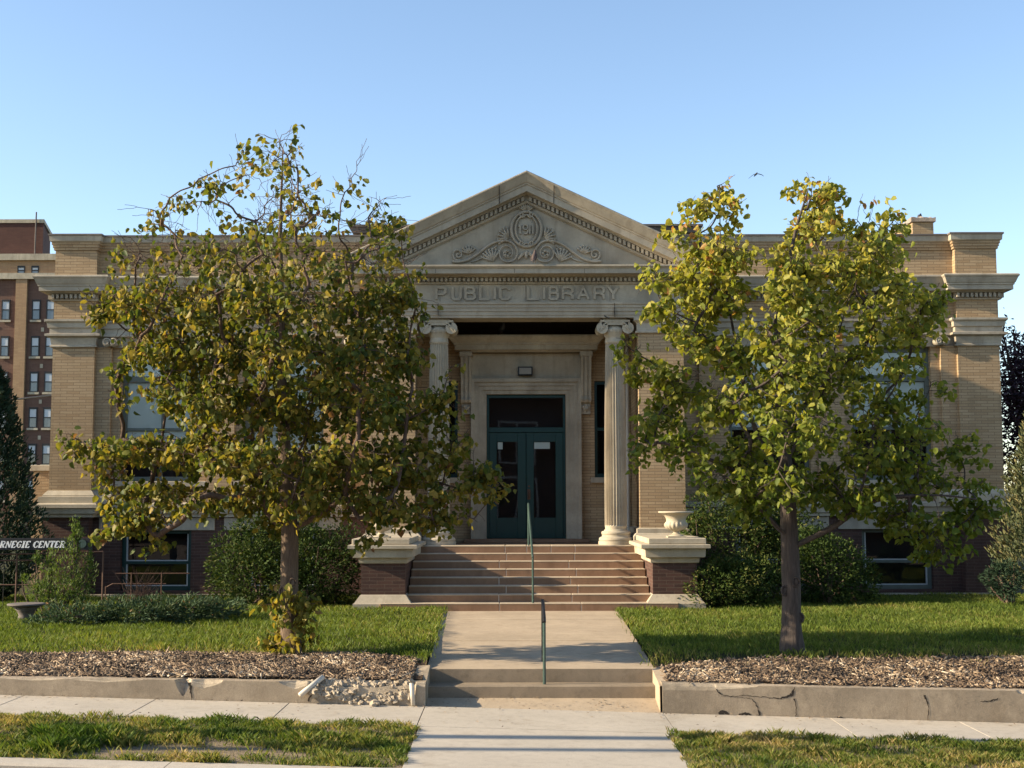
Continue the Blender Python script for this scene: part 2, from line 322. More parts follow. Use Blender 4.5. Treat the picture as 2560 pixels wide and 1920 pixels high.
def np_mesh(name, verts, faces_flat, per, mat, tint=None, parent=None, loc=None, smooth=False):
    """fast mesh: verts (n,3), faces_flat flat index array, per = corners of every face"""
    nf = len(faces_flat) // per; me = bpy.data.meshes.new(name); off = woff(parent) if parent else Vector(loc or (0, 0, 0))
    v = np.asarray(verts, dtype=np.float32) - np.array(off, dtype=np.float32)
    me.vertices.add(len(v)); me.vertices.foreach_set('co', v.ravel())
    me.loops.add(nf * per); me.loops.foreach_set('vertex_index', np.asarray(faces_flat, dtype=np.int32))
    me.polygons.add(nf); me.polygons.foreach_set('loop_start', np.arange(nf, dtype=np.int32) * per)
    try: me.polygons.foreach_set('loop_total', np.full(nf, per, dtype=np.int32))
    except Exception: pass
    if smooth: me.polygons.foreach_set('use_smooth', np.ones(nf, dtype=bool))
    if tint is not None:
        a = me.attributes.new('tint', 'FLOAT', 'FACE'); a.data.foreach_set('value', np.asarray(tint, dtype=np.float32))
    me.materials.append(mat); me.update(calc_edges=True); me.validate()
    o = bpy.data.objects.new(name, me); COL.objects.link(o)
    if parent: o.parent = parent
    elif loc: o.location = loc
    return o
def mir(path): return [(-x, y) for x, y in reversed(path)]
def smooth_noise1(n, oct=4, seed=0):
    r = np.random.default_rng(seed); x = np.linspace(0, 1, n); o = np.zeros(n)
    for k in range(oct):
        c = 4 * 2 ** k; o += np.interp(x * c, np.arange(c + 1), r.uniform(-1, 1, c + 1)) / 1.7 ** k
    return o

# ------------------------------------------------------------------ ground, road, pavements
def swz(x): return -0.33 - 0.029 * max(-12.0, min(12.0, x))
def walltop(x): return (-0.02 - 0.0135 * max(x, -12)) if x < 0 else (0.012 - 0.021 * min(x, 12))
def mulch_edge(x):
    if x < 0: return 18.75 if x < -2.6 else 18.75 - (x + 2.6) / 1.15 * 0.85
    return 17.7 + min(1.0, max(0.0, (x - 1.5) / 1.6)) * 0.55
def lawnz(x, y):
    b = walltop(x) - 0.012; t = min(1.0, max(0.0, (y - 16.9) / 1.7)); t = t * t * (3 - 2 * t)
    far = 0.125 - 0.06 * min(1.0, max(0.0, (y - 20) / 9)); wv = 0.012 * math.sin(x * 1.7 + y * 0.9) + 0.01 * math.sin(x * 0.6 - y * 1.3)
    return b * (1 - t) + far * t + wv
def flare(y): return .25 * min(1.0, max(0.0, (y - 17.65) / 9.3))
def struct(o): o['kind'] = 'structure'; return o
g = MB(); g.add([(-900, -300, -1.2), (900, -300, -1.2), (900, 1500, -1.2), (-900, 1500, -1.2)], [(0, 1, 2, 3)]); struct(g.build('ground', M['soil']))
def strip(name, mat, y0, y1, fz, xs, thick=0.5, kind=True):
    m = MB(); n = len(xs)
    vs = []
    for x in xs: vs += [(x, y0, fz(x, y0)), (x, y1, fz(x, y1)), (x, y0, fz(x, y0) - thick), (x, y1, fz(x, y1) - thick)]
    fs = []
    for i in range(n - 1):
        a, b = i * 4, i * 4 + 4; fs += [(a, b, b + 1, a + 1), (a + 2, b + 2, b, a), (a + 1, b + 1, b + 3, a + 3)]
    fs += [(0, 1, 3, 2), ((n - 1) * 4, (n - 1) * 4 + 2, (n - 1) * 4 + 3, (n - 1) * 4 + 1)]
    m.add(vs, fs); o = m.build(name, mat); return struct(o) if kind else o
XS = [-60, -12, -8, -4, 0, 4, 8, 12, 60]
strip('road', M['road'], -12, 12.55, lambda x, y: swz(x) - 0.15, XS)
# kerb in lengths either side of the walk
cb = MB()
for x0, x1 in ((-60, -12), (-12, -6.5), (-6.49, -3.6), (-3.59, -1.42), (-1.415, 1.415), (1.42, 4.5), (4.51, 12), (12, 60)):
    z0, z1 = swz(x0) + 0.01, swz(x1) + 0.01
    cb.add([(x0, 12.57, z0 - .6), (x1, 12.57, z1 - .6), (x1, 12.57, z1 - .02), (x0, 12.57, z0 - .02), (x0, 12.6, z0), (x1, 12.6, z1), (x1, 12.86, z1), (x0, 12.86, z0), (x1, 12.86, z1 - .6), (x0, 12.86, z0 - .6)],
           [(0, 1, 2, 3), (3, 2, 5, 4), (4, 5, 6, 7), (7, 6, 8, 9), (0, 3, 4, 7, 9), (1, 8, 6, 5, 2)])
struct(cb.build('kerb', M['concrete']))
# sidewalk slabs with open joints
sw = MB()
def slab(m, x0, x1, y0, y1, dz=0.0, mi=0, skew=0.0):
    zs = [swz(x0) + dz, swz(x1) + dz]
    m.add([(x0, y0, zs[0]), (x1, y0, zs[1]), (x1 + skew, y1, zs[1]), (x0 + skew, y1, zs[0]), (x0, y0, zs[0] - .3), (x1, y0, zs[1] - .3), (x1 + skew, y1, zs[1] - .3), (x0 + skew, y1, zs[0] - .3)],
          [(0, 1, 2, 3), (4, 5, 1, 0), (5, 6, 2, 1), (6, 7, 3, 2), (7, 4, 0, 3)], mi)
js = [-30, -12, -9.6, -8.1, -6.55, -4.98, -3.45, -2.0]
edges = [-26, -11.4, -9.75, -8.1, -6.42, -4.78, -3.12, -1.43]
for a, b in zip(edges[:-1], edges[1:]): slab(sw, a + .005, b - .005, 15.28, 16.72, 0)
slab(sw, -1.424, 1.53, 15.28, 16.72, 0.003); 
for a, b in ((1.536, 3.6), (3.606, 5.2), (5.206, 6.9), (6.906, 8.6), (8.606, 12), (12.006, 26)): slab(sw, a, b, 15.28, 16.72, 0)
struct(sw.build('sidewalk', M['concrete'], bevel=0.003))
ap = MB()
for a, b in ((12.87, 14.05), (14.06, 15.27)): slab(ap, -1.40, 1.42, a, b)
strip('sidewalk_joint', M['crack'], 15.285, 16.71, lambda x, y: swz(x) - 0.004, [-26, -12, 12, 26], .2); strip('sidewalk_joint', M['crack'], 12.9, 15.275, lambda x, y: swz(x) - 0.006, [-1.38, 1.40], .2)
struct(ap.build('apron_walk', M['concrete'], bevel=0.003))
ld = MB(); ld.add([(-1.48, 16.73, -.322), (1.54, 16.73, -.372), (1.54, 17.32, -.275), (-1.48, 17.32, -.265), (-1.48, 16.73, -.7), (1.54, 16.73, -.7), (1.54, 17.32, -.7), (-1.48, 17.32, -.7)], [(0, 1, 2, 3), (4, 5, 1, 0)])
struct(ld.build('path_landing', M['old_concrete']))
ev = strip('verge_soil', M['bare'], 12.87, 15.28, lambda x, y: swz(x) - 0.012, [-60, -12, -6, -1.41], 0.4); strip('verge_soil', M['bare'], 12.87, 15.28, lambda x, y: swz(x) - 0.012, [1.43, 6, 12, 60], 0.4)
# path from the concrete steps to the stone stair
pa = MB()
for a, b in ((17.66, 19.3), (19.34, 21.2), (21.24, 23.1), (23.15, 25.0), (25.06, 26.93)): z_ = 0.054 + random.uniform(-.004, .004); fa, fb_ = flare(a), flare(b); pa.add([(-1.48 - fa, a, -.25), (1.54 + fa, a, -.25), (1.54 + fb_, b, -.25), (-1.48 - fb_, b, -.25), (-1.48 - fa, a, z_), (1.54 + fa, a, z_), (1.54 + fb_, b, z_), (-1.48 - fb_, b, z_)], [(0, 3, 2, 1), (4, 5, 6, 7), (0, 1, 5, 4), (1, 2, 6, 5), (2, 3, 7, 6), (3, 0, 4, 7)])
struct(pa.build('path', M['old_concrete'], bevel=0.008))
pj = MB(); pj.box(-1.47, 1.53, 17.7, 26.95, -.2, .036); struct(pj.build('path_joint', M['crack']))
def terrain(name, xs, ys, mat):
    m = MB(); nx, ny = len(xs), len(ys)
    vs = [(x + math.copysign(flare(y) * min(1, max(0, (4 - abs(x)) / 2.5)), x), y, lawnz(x, y)) for x in xs for y in ys]; fs = [(i * ny + j, (i + 1) * ny + j, (i + 1) * ny + j + 1, i * ny + j + 1) for i in range(nx - 1) for j in range(ny - 1)]
    m.add(vs, fs); return struct(m.build(name, mat, smooth=True))
fine = list(np.arange(-12, -1.49, 0.35)) + [-1.485]; finr = [1.545] + list(np.arange(1.8, 12.1, 0.35))
ysf = [16.962] + list(np.arange(17.15, 20, 0.25)) + list(np.arange(20, 31, 1.0)) + [31.5, 34, 60]
terrain('lawn_soil', [-60, -30, -18] + fine, ysf, M['soil']); terrain('lawn_soil', finr + [18, 30, 60], ysf, M['soil'])
terrain('lawn_soil', [-1.485, 1.545], [26.96, 31.5], M['soil'])
for xs in (fine, finr):
    m = MB()
    xx = [x for x in xs if True]; 
    vs = []
    for x in xx:
        e = mulch_edge(x)
        for k in range(9):
            y = 16.965 + (e + 0.12 - 16.965) * k / 8; vs.append((x, y, lawnz(x, y) + 0.012))
    m.add(vs, [(i * 9 + j, (i + 1) * 9 + j, (i + 1) * 9 + j + 1, i * 9 + j + 1) for i in range(len(xx) - 1) for j in range(8)])
    struct(m.build('mulch_bed', M['mulch'], smooth=True))

# ------------------------------------------------------------------ the library
LIB = thing('library_building', 'long low buff brick public library with stone pediment, columns and dark red brick basement', 'library', (0, 31.4, 0))
def part(mb, name, mats, **k): return mb.build(name, mats, k.pop('parent', LIB), **k)
BASE = -0.3
lp = [(-11.33, 46), (-11.33, 31.4), (-10.33, 31.4), (-10.33, 31.6), (-3.57, 31.6)]
bp = [(-11.42, 46), (-11.42, 31.32), (-10.33, 31.32), (-10.33, 31.62), (-3.57, 31.62)]
WIN = [(-9.74, -7.82), (-6.80, -4.86)]; BWIN = [(-9.66, -7.98), (-6.66, -4.98)]
def sx(s, a, b): return (a, b) if s < 0 else (-b, -a)
for s in (-1, 1):
    W_ = MB()
    x0, x1 = sx(s, -10.33, -3.57)
    W_.wall(x0, x1, 1.96, 8.49, 31.6, [(*sx(s, a, b), 2.75, 5.95) for a, b in WIN], 0.3)
    W_.box(*sx(s, -11.33, -10.33), 31.4, 46, 1.96, 8.49)
    for a, b in ((-10.33, -9.95), (-7.62, -6.98), (-4.70, -4.15)): W_.box(*sx(s, a, b), 31.5, 31.597, 2.2, 5.96)
    part(W_, 'wing_wall', M['brick'])
    B_ = MB(); B_.wall(x0, x1, BASE, 1.97, 31.62, [(*sx(s, a, b), 0.16, 1.58) for a, b in BWIN], 0.3)
    B_.box(*sx(s, -11.42, -10.33), 31.32, 46, BASE, 1.97)
    part(B_, 'basement_wall', M['dark_brick'])
    p_ = lp if s < 0 else mir(lp); b_ = bp if s < 0 else mir(bp)
    c = MB(); c.moulding(p_, [(-.5, 8.71), (.15, 8.68), (.15, 8.64), (.13, 8.635)]); part(c, 'coping', M['coping'])
    c = MB(); c.moulding(p_, [(0.0, 8.64), (.125, 8.637), (.115, 8.51), (.09, 8.49), (0, 8.49)]); part(c, 'parapet_fascia', M['stone'])
    c = MB(); c.moulding(p_, [(0, 8.488), (.075, 8.486), (.075, 8.425), (.055, 8.42), (.055, 8.36), (.035, 8.355), (.035, 8.30), (0, 8.297)]); part(c, 'parapet_moulding', M['brick'])
    c = MB(); c.moulding(p_, [(0, 7.68), (.37, 7.64), (.40, 7.62), (.40, 7.59), (.37, 7.55), (.33, 7.45), (.32, 7.43), (.305, 7.42), (.305, 7.385), (.28, 7.38), (.28, 7.27), (.16, 7.255), (.14, 7.23), (.045, 7.225), (.045, 7.10), (.08, 7.095), (.06, 7.06), (0, 7.058)])
    c.dentils(p_, .045, .145, 7.112, 7.212, .058, .107); part(c, 'cornice', M['stone'])
    c = MB(); c.moulding(p_, [(0, 6.63), (.17, 6.61), (.17, 6.56), (.12, 6.52), (.11, 6.41), (.07, 6.40), (.07, 6.28), (.16, 6.26), (.16, 6.21), (.06, 6.17), (.03, 6.0), (.06, 5.985), (.06, 5.95), (0, 5.948)]); part(c, 'stone_band', M['stone'])
    c = MB(); c.moulding(b_, [(0, 2.25), (.21, 2.22), (.24, 2.20), (.24, 2.12), (.19, 2.10), (.175, 1.985), (.12, 1.965), (.12, 1.90), (0, 1.897)]); part(c, 'water_table', M['light_stone'])
    q = [(-11.33, 33), (-11.33, 31.4), (-10.33, 31.4), (-10.33, 31.5), (-9.95, 31.5), (-9.95, 31.59)]; q = q if s < 0 else mir(q)
    c = MB(); c.moulding(q, [(0, 2.53), (.03, 2.52), (.11, 2.42), (.11, 2.39), (.19, 2.38), (.19, 2.215)]); part(c, 'pilaster_base', M['light_stone'])
    for a, b in ((-10.18, -7.42), (-7.2, -4.4)):
        c = MB(); c.box(*sx(s, a, b), 31.58, 31.7, 1.583, 1.885); part(c, 'basement_lintel', M['stone'], bevel=0.008)
    # scrolled pilaster capitals
    for cx in (-10.02, -9.86, -7.58, -7.02, -4.6, -4.25):
        cx = cx * -s if s > 0 else cx
        c = MB(); c.tube([(cx, 31.30, 6.06), (cx, 31.52, 6.06)], 0.105, 16)
        sp = [(cx + math.cos(t) * (0.095 - 0.0085 * t), 31.295, 6.06 + math.sin(t) * (0.095 - 0.0085 * t)) for t in np.linspace(0, 9.5, 40)]
        c.tube(sp, 0.014, 6); part(c, 'capital_scroll', M['stone'], smooth=True)
    # windows
    for i, (a, b) in enumerate(WIN):
        x0, x1 = sx(s, a, b); mid = (x0 + x1) / 2; fy = 31.78
        f = MB(); t = 0.10
        f.box(x0, x0 + t, fy, fy + .1, 2.75, 5.95); f.box(x1 - t, x1, fy, fy + .1, 2.75, 5.95)
        for z0, z1 in ((2.75, 2.86), (5.84, 5.95), (5.13, 5.28)): f.box(x0 + t, x1 - t, fy - .01, fy + .09, z0, z1)
        f.box(x0 + t, x1 - t, fy + .02, fy + .08, 3.96, 4.03)
        for z0, z1 in ((2.86, 3.96), (4.03, 5.13)): f.box(mid - .025, mid + .025, fy + .025, fy + .075, z0, z1)
        wf = part(f, 'window', M['grey_green'], bevel=0.006)
        gl = MB()
        for z0, z1 in ((2.86, 3.96), (4.03, 5.13)):
            gl.add([(x0 + t, fy + .05, z0), (x1 - t, fy + .05, z0), (x1 - t, fy + .05, z1), (x0 + t, fy + .05, z1)], [(0, 1, 2, 3)])
        gl.add([(x0 + t, fy + .05, 5.28), (x1 - t, fy + .05, 5.28), (x1 - t, fy + .05, 5.84), (x0 + t, fy + .05, 5.84)], [(0, 1, 2, 3)])
        gl.build('pane', M['glass'], wf)
        zb = 3.5 if s < 0 else 4.0
        bl = MB(); bl.box(x0 + t, x1 - t, fy + .085, fy + .09, zb, 5.12); bl.box(x0 + t, x1 - t, fy + .085, fy + .09, 5.29, 5.83); bl.build('blind', M['blind'], wf)
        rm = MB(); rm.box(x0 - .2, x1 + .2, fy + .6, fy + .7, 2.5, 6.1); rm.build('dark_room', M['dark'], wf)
        sl = MB(); sl.box(x0 - .22, x1 + .22, 31.50, 31.76, 2.62, 2.748); sl.build('sill', M['stone'], wf, bevel=0.01)
    for i, (a, b) in enumerate(BWIN):
        x0, x1 = sx(s, a, b); fy = 31.76; t = 0.10; mm = M['green'] if s < 0 else M['grey_green']
        f = MB(); f.box(x0, x0 + t, fy, fy + .1, .16, 1.58); f.box(x1 - t, x1, fy, fy + .1, .16, 1.58)
        for z0, z1 in ((.16, .26), (1.5, 1.58), (.78, .85)): f.box(x0 + t, x1 - t, fy - .01, fy + .09, z0, z1)
        wf = part(f, 'basement_window', mm, bevel=0.006)
        e = MB(); 
        for z0, z1 in ((.26, .285), (.85, .875)): e.box(x0 + t + .03, x1 - t - .03, fy + .01, fy + .06, z0 + .001, z1)
        for xa in (x0 + t, x1 - t - .03): e.box(xa, xa + .03, fy + .012, fy + .062, .261, .779); e.box(xa, xa + .03, fy + .012, fy + .062, .851, 1.499)
        e.build('sash', M['sash'], wf)
        gl = MB(); gl.add([(x0 + t, fy + .07, .26), (x1 - t, fy + .07, .26), (x1 - t, fy + .07, 1.5), (x0 + t, fy + .07, 1.5)], [(0, 1, 2, 3)]); gl.build('pane', M['glass'], wf)
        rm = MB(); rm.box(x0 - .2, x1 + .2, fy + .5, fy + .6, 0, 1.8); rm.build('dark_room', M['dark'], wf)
    fo = MB(); fo.box(*sx(s, -11.5, -3.5), 31.2, 31.31, BASE, 0.1); part(fo, 'footing', M['stone'])
c = MB(); c.box(-11.2, 11.2, 31.9, 46, 8.2, 8.3); part(c, 'flat_roof', M['asphalt'])
# raised centre parapet
rp = [(-4.08, 42), (-4.08, 31.75), (4.08, 31.75), (4.08, 42)]
c = MB(); c.box(-4.08, 4.08, 31.75, 42, 8.1, 8.72); part(c, 'raised_parapet', M['brick'])
c = MB(); c.moulding(rp, [(-.6, 8.97), (.22, 8.95), (.22, 8.90), (.17, 8.88), (.13, 8.76), (.08, 8.74), (0, 8.738)]); part(c, 'raised_coping', M['coping'])
c = MB(); c.moulding(rp, [(0, 8.735), (.07, 8.733), (.07, 8.67), (.04, 8.665), (.04, 8.6), (0, 8.597)]); part(c, 'raised_moulding', M['brick'])
# chimney
c = MB(); c.box(10.75, 11.33, 36.0, 37.6, 8.0, 9.97); ch = part(c, 'chimney', M['brick'])
c = MB(); c.add(*(lambda vs, fs: (vs, fs))([(10.70 + (0.68 * i / 8), 35.93 + 1.74 * j / 8, 9.98 + (0.13 + 0.03 * math.sin(i * 1.7 + j)) * (1 if 0 < i < 8 and 0 < j < 8 else 0.55)) for i in range(9) for j in range(9)] + [(10.70, 35.93, 9.94), (11.38, 35.93, 9.94), (11.38, 37.67, 9.94), (10.70, 37.67, 9.94)],
     [(i * 9 + j, (i + 1) * 9 + j, (i + 1) * 9 + j + 1, i * 9 + j + 1) for i in range(8) for j in range(8)] + [tuple([81] + [82] + [i * 9 for i in range(8, -1, -1)]), tuple([82, 83] + [72 + j for j in range(8, -1, -1)]), tuple([84, 81] + [j for j in range(9)]), (81, 84, 83, 82)]))
c.build('chimney_cap', M['gravel_top'], ch)
# side addition at the far left
c = MB(); c.box(-12.62, -11.6, 33.9, 40, -.3, 3.05); sa = part(c, 'side_bay', M['brick'])
c = MB(); c.box(-12.68, -11.5, 33.84, 40, 3.052, 3.2); c.build('side_bay_cap', M['light_stone'], sa, bevel=.01)

# ---- portico
PY = 29.88
pp = [(-3.57, 31.58), (-3.57, PY), (3.57, PY), (3.57, 31.58)]
fl = MB(); fl.box(-2.5, 2.5, 29.76, 32.1, 1.0, 1.265); part(fl, 'porch_floor', M['step'])
bw = MB(); bw.wall(-3.5, 3.5, 1.1, 7.0, 32.0, [(-.96, .96, 1.36, 4.85), (-2.25, -1.66, 2.83, 5.17), (1.66, 2.25, 2.83, 5.17)], 0.2); part(bw, 'porch_wall', M['brick'])
for s in (-1, 1):
    c = MB(); c.box(*sx(s, -3.57, -2.54), PY + .02, 31.99, BASE, 6.45); part(c, 'brick_pier', M['brick'])
    q = [(-3.57, 31.55), (-3.57, PY + .02), (-2.54, PY + .02), (-2.54, 31.95)]; q = q if s < 0 else mir(q)
    c = MB(); c.moulding(q, [(0, 1.66), (.07, 1.635), (.07, 1.54), (.10, 1.53), (.15, 1.47), (.15, 1.1)]); part(c, 'pier_base', M['light_stone'])
    c = MB(); c.moulding(q, [(0, 6.428), (.10, 6.425), (.10, 6.36), (.05, 6.32), (.03, 6.30), (.03, 6.13), (.06, 6.12), (.06, 6.08), (0, 6.078)]); part(c, 'pier_capital', M['stone'])
    # fluted column
    cx, cy = 2.02 * s, 30.22
    def flute(r, z, a):
        return r * (1 - 0.17 * abs(math.sin(12 * a)) ** 0.6) if 1.70 < z < 5.86 else r
    prof = [(.235, 1.60), (.245, 1.66), (.253, 1.695), (.253, 1.72), (.254, 2.4), (.25, 3.2), (.238, 4.2), (.218, 5.3), (.207, 5.84), (.207, 5.87), (.222, 5.90), (.215, 5.93), (.205, 6.0)]
    co = MB(); co.lathe((cx, cy), prof, 192, rad=flute); co = part(co, 'column', M['light_stone'])
    ba = MB(); ba.lathe((cx, cy), [(.40, 1.262), (.40, 1.355), (.375, 1.357), (.39, 1.385), (.385, 1.42), (.355, 1.445), (.325, 1.455), (.315, 1.49), (.33, 1.515), (.335, 1.55), (.315, 1.575), (.275, 1.583), (.262, 1.61), (.235, 1.62)], 48); ba.build('column_base', M['light_stone'], co)
    ca = MB()
    ca.lathe((cx, cy), [(.19, 5.95), (.225, 6.04), (.265, 6.12), (.27, 6.18), (.2, 6.26)], 40)
    for k in range(20):
        a = 2 * math.pi * k / 20; ca.ell((cx + .262 * math.cos(a), cy + .262 * math.sin(a), 6.14), (.022, .022, .045), 6, 5)
    for sxx in (-1, 1):
        vx = cx + sxx * .295
        ca.tube([(vx, cy - .27, 6.205), (vx, cy - .1, 6.205), (vx, cy, 6.205), (vx, cy + .1, 6.205), (vx, cy + .27, 6.205)], [.135, .105, .09, .105, .135], 18)
        for yy in (cy - .275, cy + .275):
            ca.tube([(vx - sxx * math.cos(t) * (.125 - .0105 * t), yy, 6.205 + math.sin(t + 1.2) * (.125 - .0105 * t)) for t in np.linspace(0, 10.5, 44)], .017, 6)
            ca.ell((vx, yy, 6.205), (.026, .02, .026), 8, 6)
    for yy in (cy - .27, cy + .235): ca.box(cx - .30, cx + .30, yy, yy + .035, 6.27, 6.338)
    ca.box(cx - .34, cx + .34, cy - .28, cy + .28, 6.34, 6.388); ca.box(cx - .26, cx + .26, cy - .22, cy + .22, 6.39, 6.43)
    ca.build('column_capital', M['light_stone'], co)
# entablature
e = MB(); e.box(-3.57, 3.57, PY, 30.6, 6.43, 7.58); e.box(-3.57, -2.6, 30.602, 31.58, 6.45, 7.58); e.box(2.6, 3.57, 30.602, 31.58, 6.45, 7.58)
part(e, 'frieze', M['stone'])
e = MB(); e.moulding(pp, [(0, 6.79), (.09, 6.775), (.09, 6.73), (.065, 6.72), (.065, 6.655), (.045, 6.65), (.045, 6.575), (.022, 6.57), (.022, 6.49), (.004, 6.485), (.004, 6.432)]); part(e, 'architrave', M['stone'])
e = MB(); e.moulding(pp, [(0, 7.62), (.45, 7.575), (.48, 7.565), (.48, 7.535), (.45, 7.515), (.44, 7.50), (.42, 7.495), (.42, 7.385), (.17, 7.375), (.14, 7.35), (.05, 7.345), (.05, 7.245), (.08, 7.24), (.05, 7.20), (.0, 7.198)])
e.dentils(pp, .05, .15, 7.25, 7.335, .056, .102); part(e, 'main_cornice', M['stone'])
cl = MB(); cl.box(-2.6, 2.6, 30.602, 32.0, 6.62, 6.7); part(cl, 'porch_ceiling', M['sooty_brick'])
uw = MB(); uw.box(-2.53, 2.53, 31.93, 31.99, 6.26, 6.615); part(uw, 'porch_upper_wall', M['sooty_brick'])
# pediment
SL = 0.473
def ztop(x): return 9.735 - SL * abs(x)
ty = MB(); ty.prism_y([(-3.7, 7.6), (3.7, 7.6), (3.7, ztop(3.7) - .1), (0, ztop(0) - .1), (-3.7, ztop(3.7) - .1)], PY + .02, 30.6); part(ty, 'tympanum', M['stone'])
rk_prof = [(-.3, .0), (.47, .0), (.485, -.012), (.485, -.04), (.46, -.07), (.43, -.12), (.385, -.20), (.37, -.225), (.34, -.245), (.34, -.275), (.31, -.285), (.31, -.435), (.15, -.45), (.13, -.475), (.05, -.48), (.05, -.60), (.09, -.605), (.07, -.65), (.0, -.685)]
for s in (-1, 1):
    r = MB(); k = len(rk_prof); vs = []; segs = [0, 0.72, 4.03]
    for xx in segs:
        for o, h in rk_prof: vs.append((s * xx, PY - o, ztop(xx) + h))
    fs = []
    for i in range(len(segs) - 1):
        for j in range(k - 1):
            q = (i * k + j, i * k + j + 1, (i + 1) * k + j + 1, (i + 1) * k + j); fs.append(q if s > 0 else q[::-1])
    fs.append(tuple(((len(segs) - 1) * k + j) for j in range(k)))
    r.add(vs, fs)
    x = 0.06
    while x < 3.42:
        za, zb = ztop(x), ztop(x + .06)
        vs = [(s * x, PY - .05, za - .59), (s * (x + .06), PY - .05, zb - .59), (s * (x + .06), PY - .05, zb - .49), (s * x, PY - .05, za - .49)]
        vs += [(a, PY - .145, c_) for a, b_, c_ in vs]
        r.add(vs, [(4, 5, 6, 7), (0, 4, 7, 3), (1, 2, 6, 5), (0, 1, 5, 4), (3, 7, 6, 2)]); x += .102
    part(r, 'raking_cornice', M['stone'])
    jn = MB()
    for xx in (0.62,):
        jn.tube([(s * xx, PY - .478, ztop(xx) - .05), (s * xx, PY - .40, ztop(xx) - .2), (s * xx, PY - .325, ztop(xx) - .3), (s * xx, PY - .316, ztop(xx) - .43)], .008, 5)
    part(jn, 'stone_joint', M['crack'])
rf = MB()
for s in (-1, 1): rf.add([(0, PY - .46, 9.742), (s * 4.0, PY - .46, 9.742 - SL * 4.0), (s * 4.0, 34, 9.742 - SL * 4.0), (0, 34, 9.742)], [(0, 1, 2, 3) if s > 0 else (3, 2, 1, 0)])
part(rf, 'pediment_roof', M['coping'])
# relief ornament of the tympanum: coordinates of the carved design, mapped to the wall
TY = PY + .02
def O(zx, zy, d=0.0): return ((zx / 3.95 - 277) / 110.0, TY - (d * 1.9 + .008 if d else 0), 9.862 - ((zy / 3.95) - 6) / 107.05)
def om(p, s): return (p[0] * s, p[1], p[2])
def curve(pts, n=8):
    out = []; P = [Vector(p) for p in pts]; P = [P[0] * 2 - P[1]] + P + [P[-1] * 2 - P[-2]]
    for i in range(1, len(P) - 2):
        for k in range(n):
            t = k / n; a, b, c_, d = P[i - 1], P[i], P[i + 1], P[i + 2]
            out.append(0.5 * ((2 * b) + (c_ - a) * t + (2 * a - 5 * b + 4 * c_ - d) * t * t + (3 * b - a - 3 * c_ + d) * t ** 3))
    out.append(P[-2]); return out
orn = MB()
def ring(rx, ry, r, d, cy=610):
    p = [O(1093 + rx * math.cos(t), cy + ry * math.sin(t), d) for t in np.linspace(0, 2 * math.pi, 49)]; orn.tube(p, r, 8, cap=False)
ring(150, 172, .036, .02); ring(108, 140, .022, .03)
orn.ell(O(1093, 610), (.255, .04, .34), 24, 12)
for s in (-1, 1):
    def q(zx, zy, d=.02): return om(O(1093 - (1093 - zx) if True else 0, zy, d), 1) if s < 0 else (-O(zx, zy, d)[0] + 2 * O(1093, 0)[0], O(zx, zy, d)[1], O(zx, zy, d)[2])
    sp = [(350, 925), (430, 928), (520, 905), (610, 850), (700, 780), (790, 735), (880, 722), (950, 745), (995, 800), (1000, 865), (965, 915), (905, 930), (850, 910), (825, 860), (835, 805), (880, 775), (930, 785), (955, 825), (945, 870), (905, 888), (868, 865), (870, 830), (900, 818)]
    orn.tube(curve([q(a, b, .02) for a, b in sp], 5), [max(.014, .034 - .00022 * i) for i in range((len(sp) - 1) * 5 + 1)], 8)
    sp2 = [(800, 770), (760, 800), (700, 850), (620, 905), (540, 930)]
    orn.tube(curve([q(a, b, .012) for a, b in sp2], 4), .018, 6)
    sp3 = [(430, 915), (385, 905), (362, 865), (375, 825), (415, 815), (445, 840), (440, 875), (410, 885), (396, 862), (412, 848)]
    orn.tube(curve([q(a, b, .02) for a, b in sp3], 5), .022, 7)
    for (cx_, cy_, n, L, a0, a1) in ((915, 695, 6, 105, 150, 262), (760, 925, 7, 120, 200, 300), (520, 850, 6, 75, 200, 320)):
        for k in range(n):
            a = R(a0 + (a1 - a0) * k / (n - 1)); tip = (cx_ + L * math.cos(a), cy_ + L * math.sin(a)); md = (cx_ + L * .55 * math.cos(a), cy_ + L * .55 * math.sin(a))
            orn.tube([q(cx_, cy_, .012), q(*md, .03), q(*tip, .018)], [.012, .026, .016], 7); orn.ell(q(*tip, .015), (.03, .025, .03), 8, 6)
    for k in range(5):
        a = 2 * math.pi * k / 5; orn.ell(q(903 + 24 * math.cos(a), 848 + 24 * math.sin(a), .02), (.032, .03, .032), 8, 6)
    for cx_, cy_ in ((1050, 470), (1048, 748)):
        orn.tube([q(cx_ + math.cos(t) * (30 - 3 * t), cy_ + math.sin(t) * (30 - 3 * t), .035) for t in np.linspace(0, 8, 26)], .018, 6)
    for k in range(4):
        a = R(215 + 17 * k); orn.tube([q(1088, 440, .01), q(1088 + 55 * math.cos(a), 440 + 55 * math.sin(a), .03), q(1088 + 85 * math.cos(a), 440 + 80 * math.sin(a), .02)], [.01, .022, .014], 6)
    for k in range(6):
        a = R(180 + 18 * k); orn.tube([q(1090, 850, .01), q(1090 + 45 * math.cos(a), 850 + 38 * math.sin(a) + 20, .03), q(1090 + 82 * math.cos(a), 870 + 70 * math.sin(a) + 45, .02)], [.012, .024, .016], 6)
orn.ell(O(1090, 348, .01), (.06, .05, .04), 10, 6); orn.ell(O(1090, 860, .02), (.04, .05, .10), 10, 6)
part(orn, 'pediment_ornament', M['stone'], smooth=True)
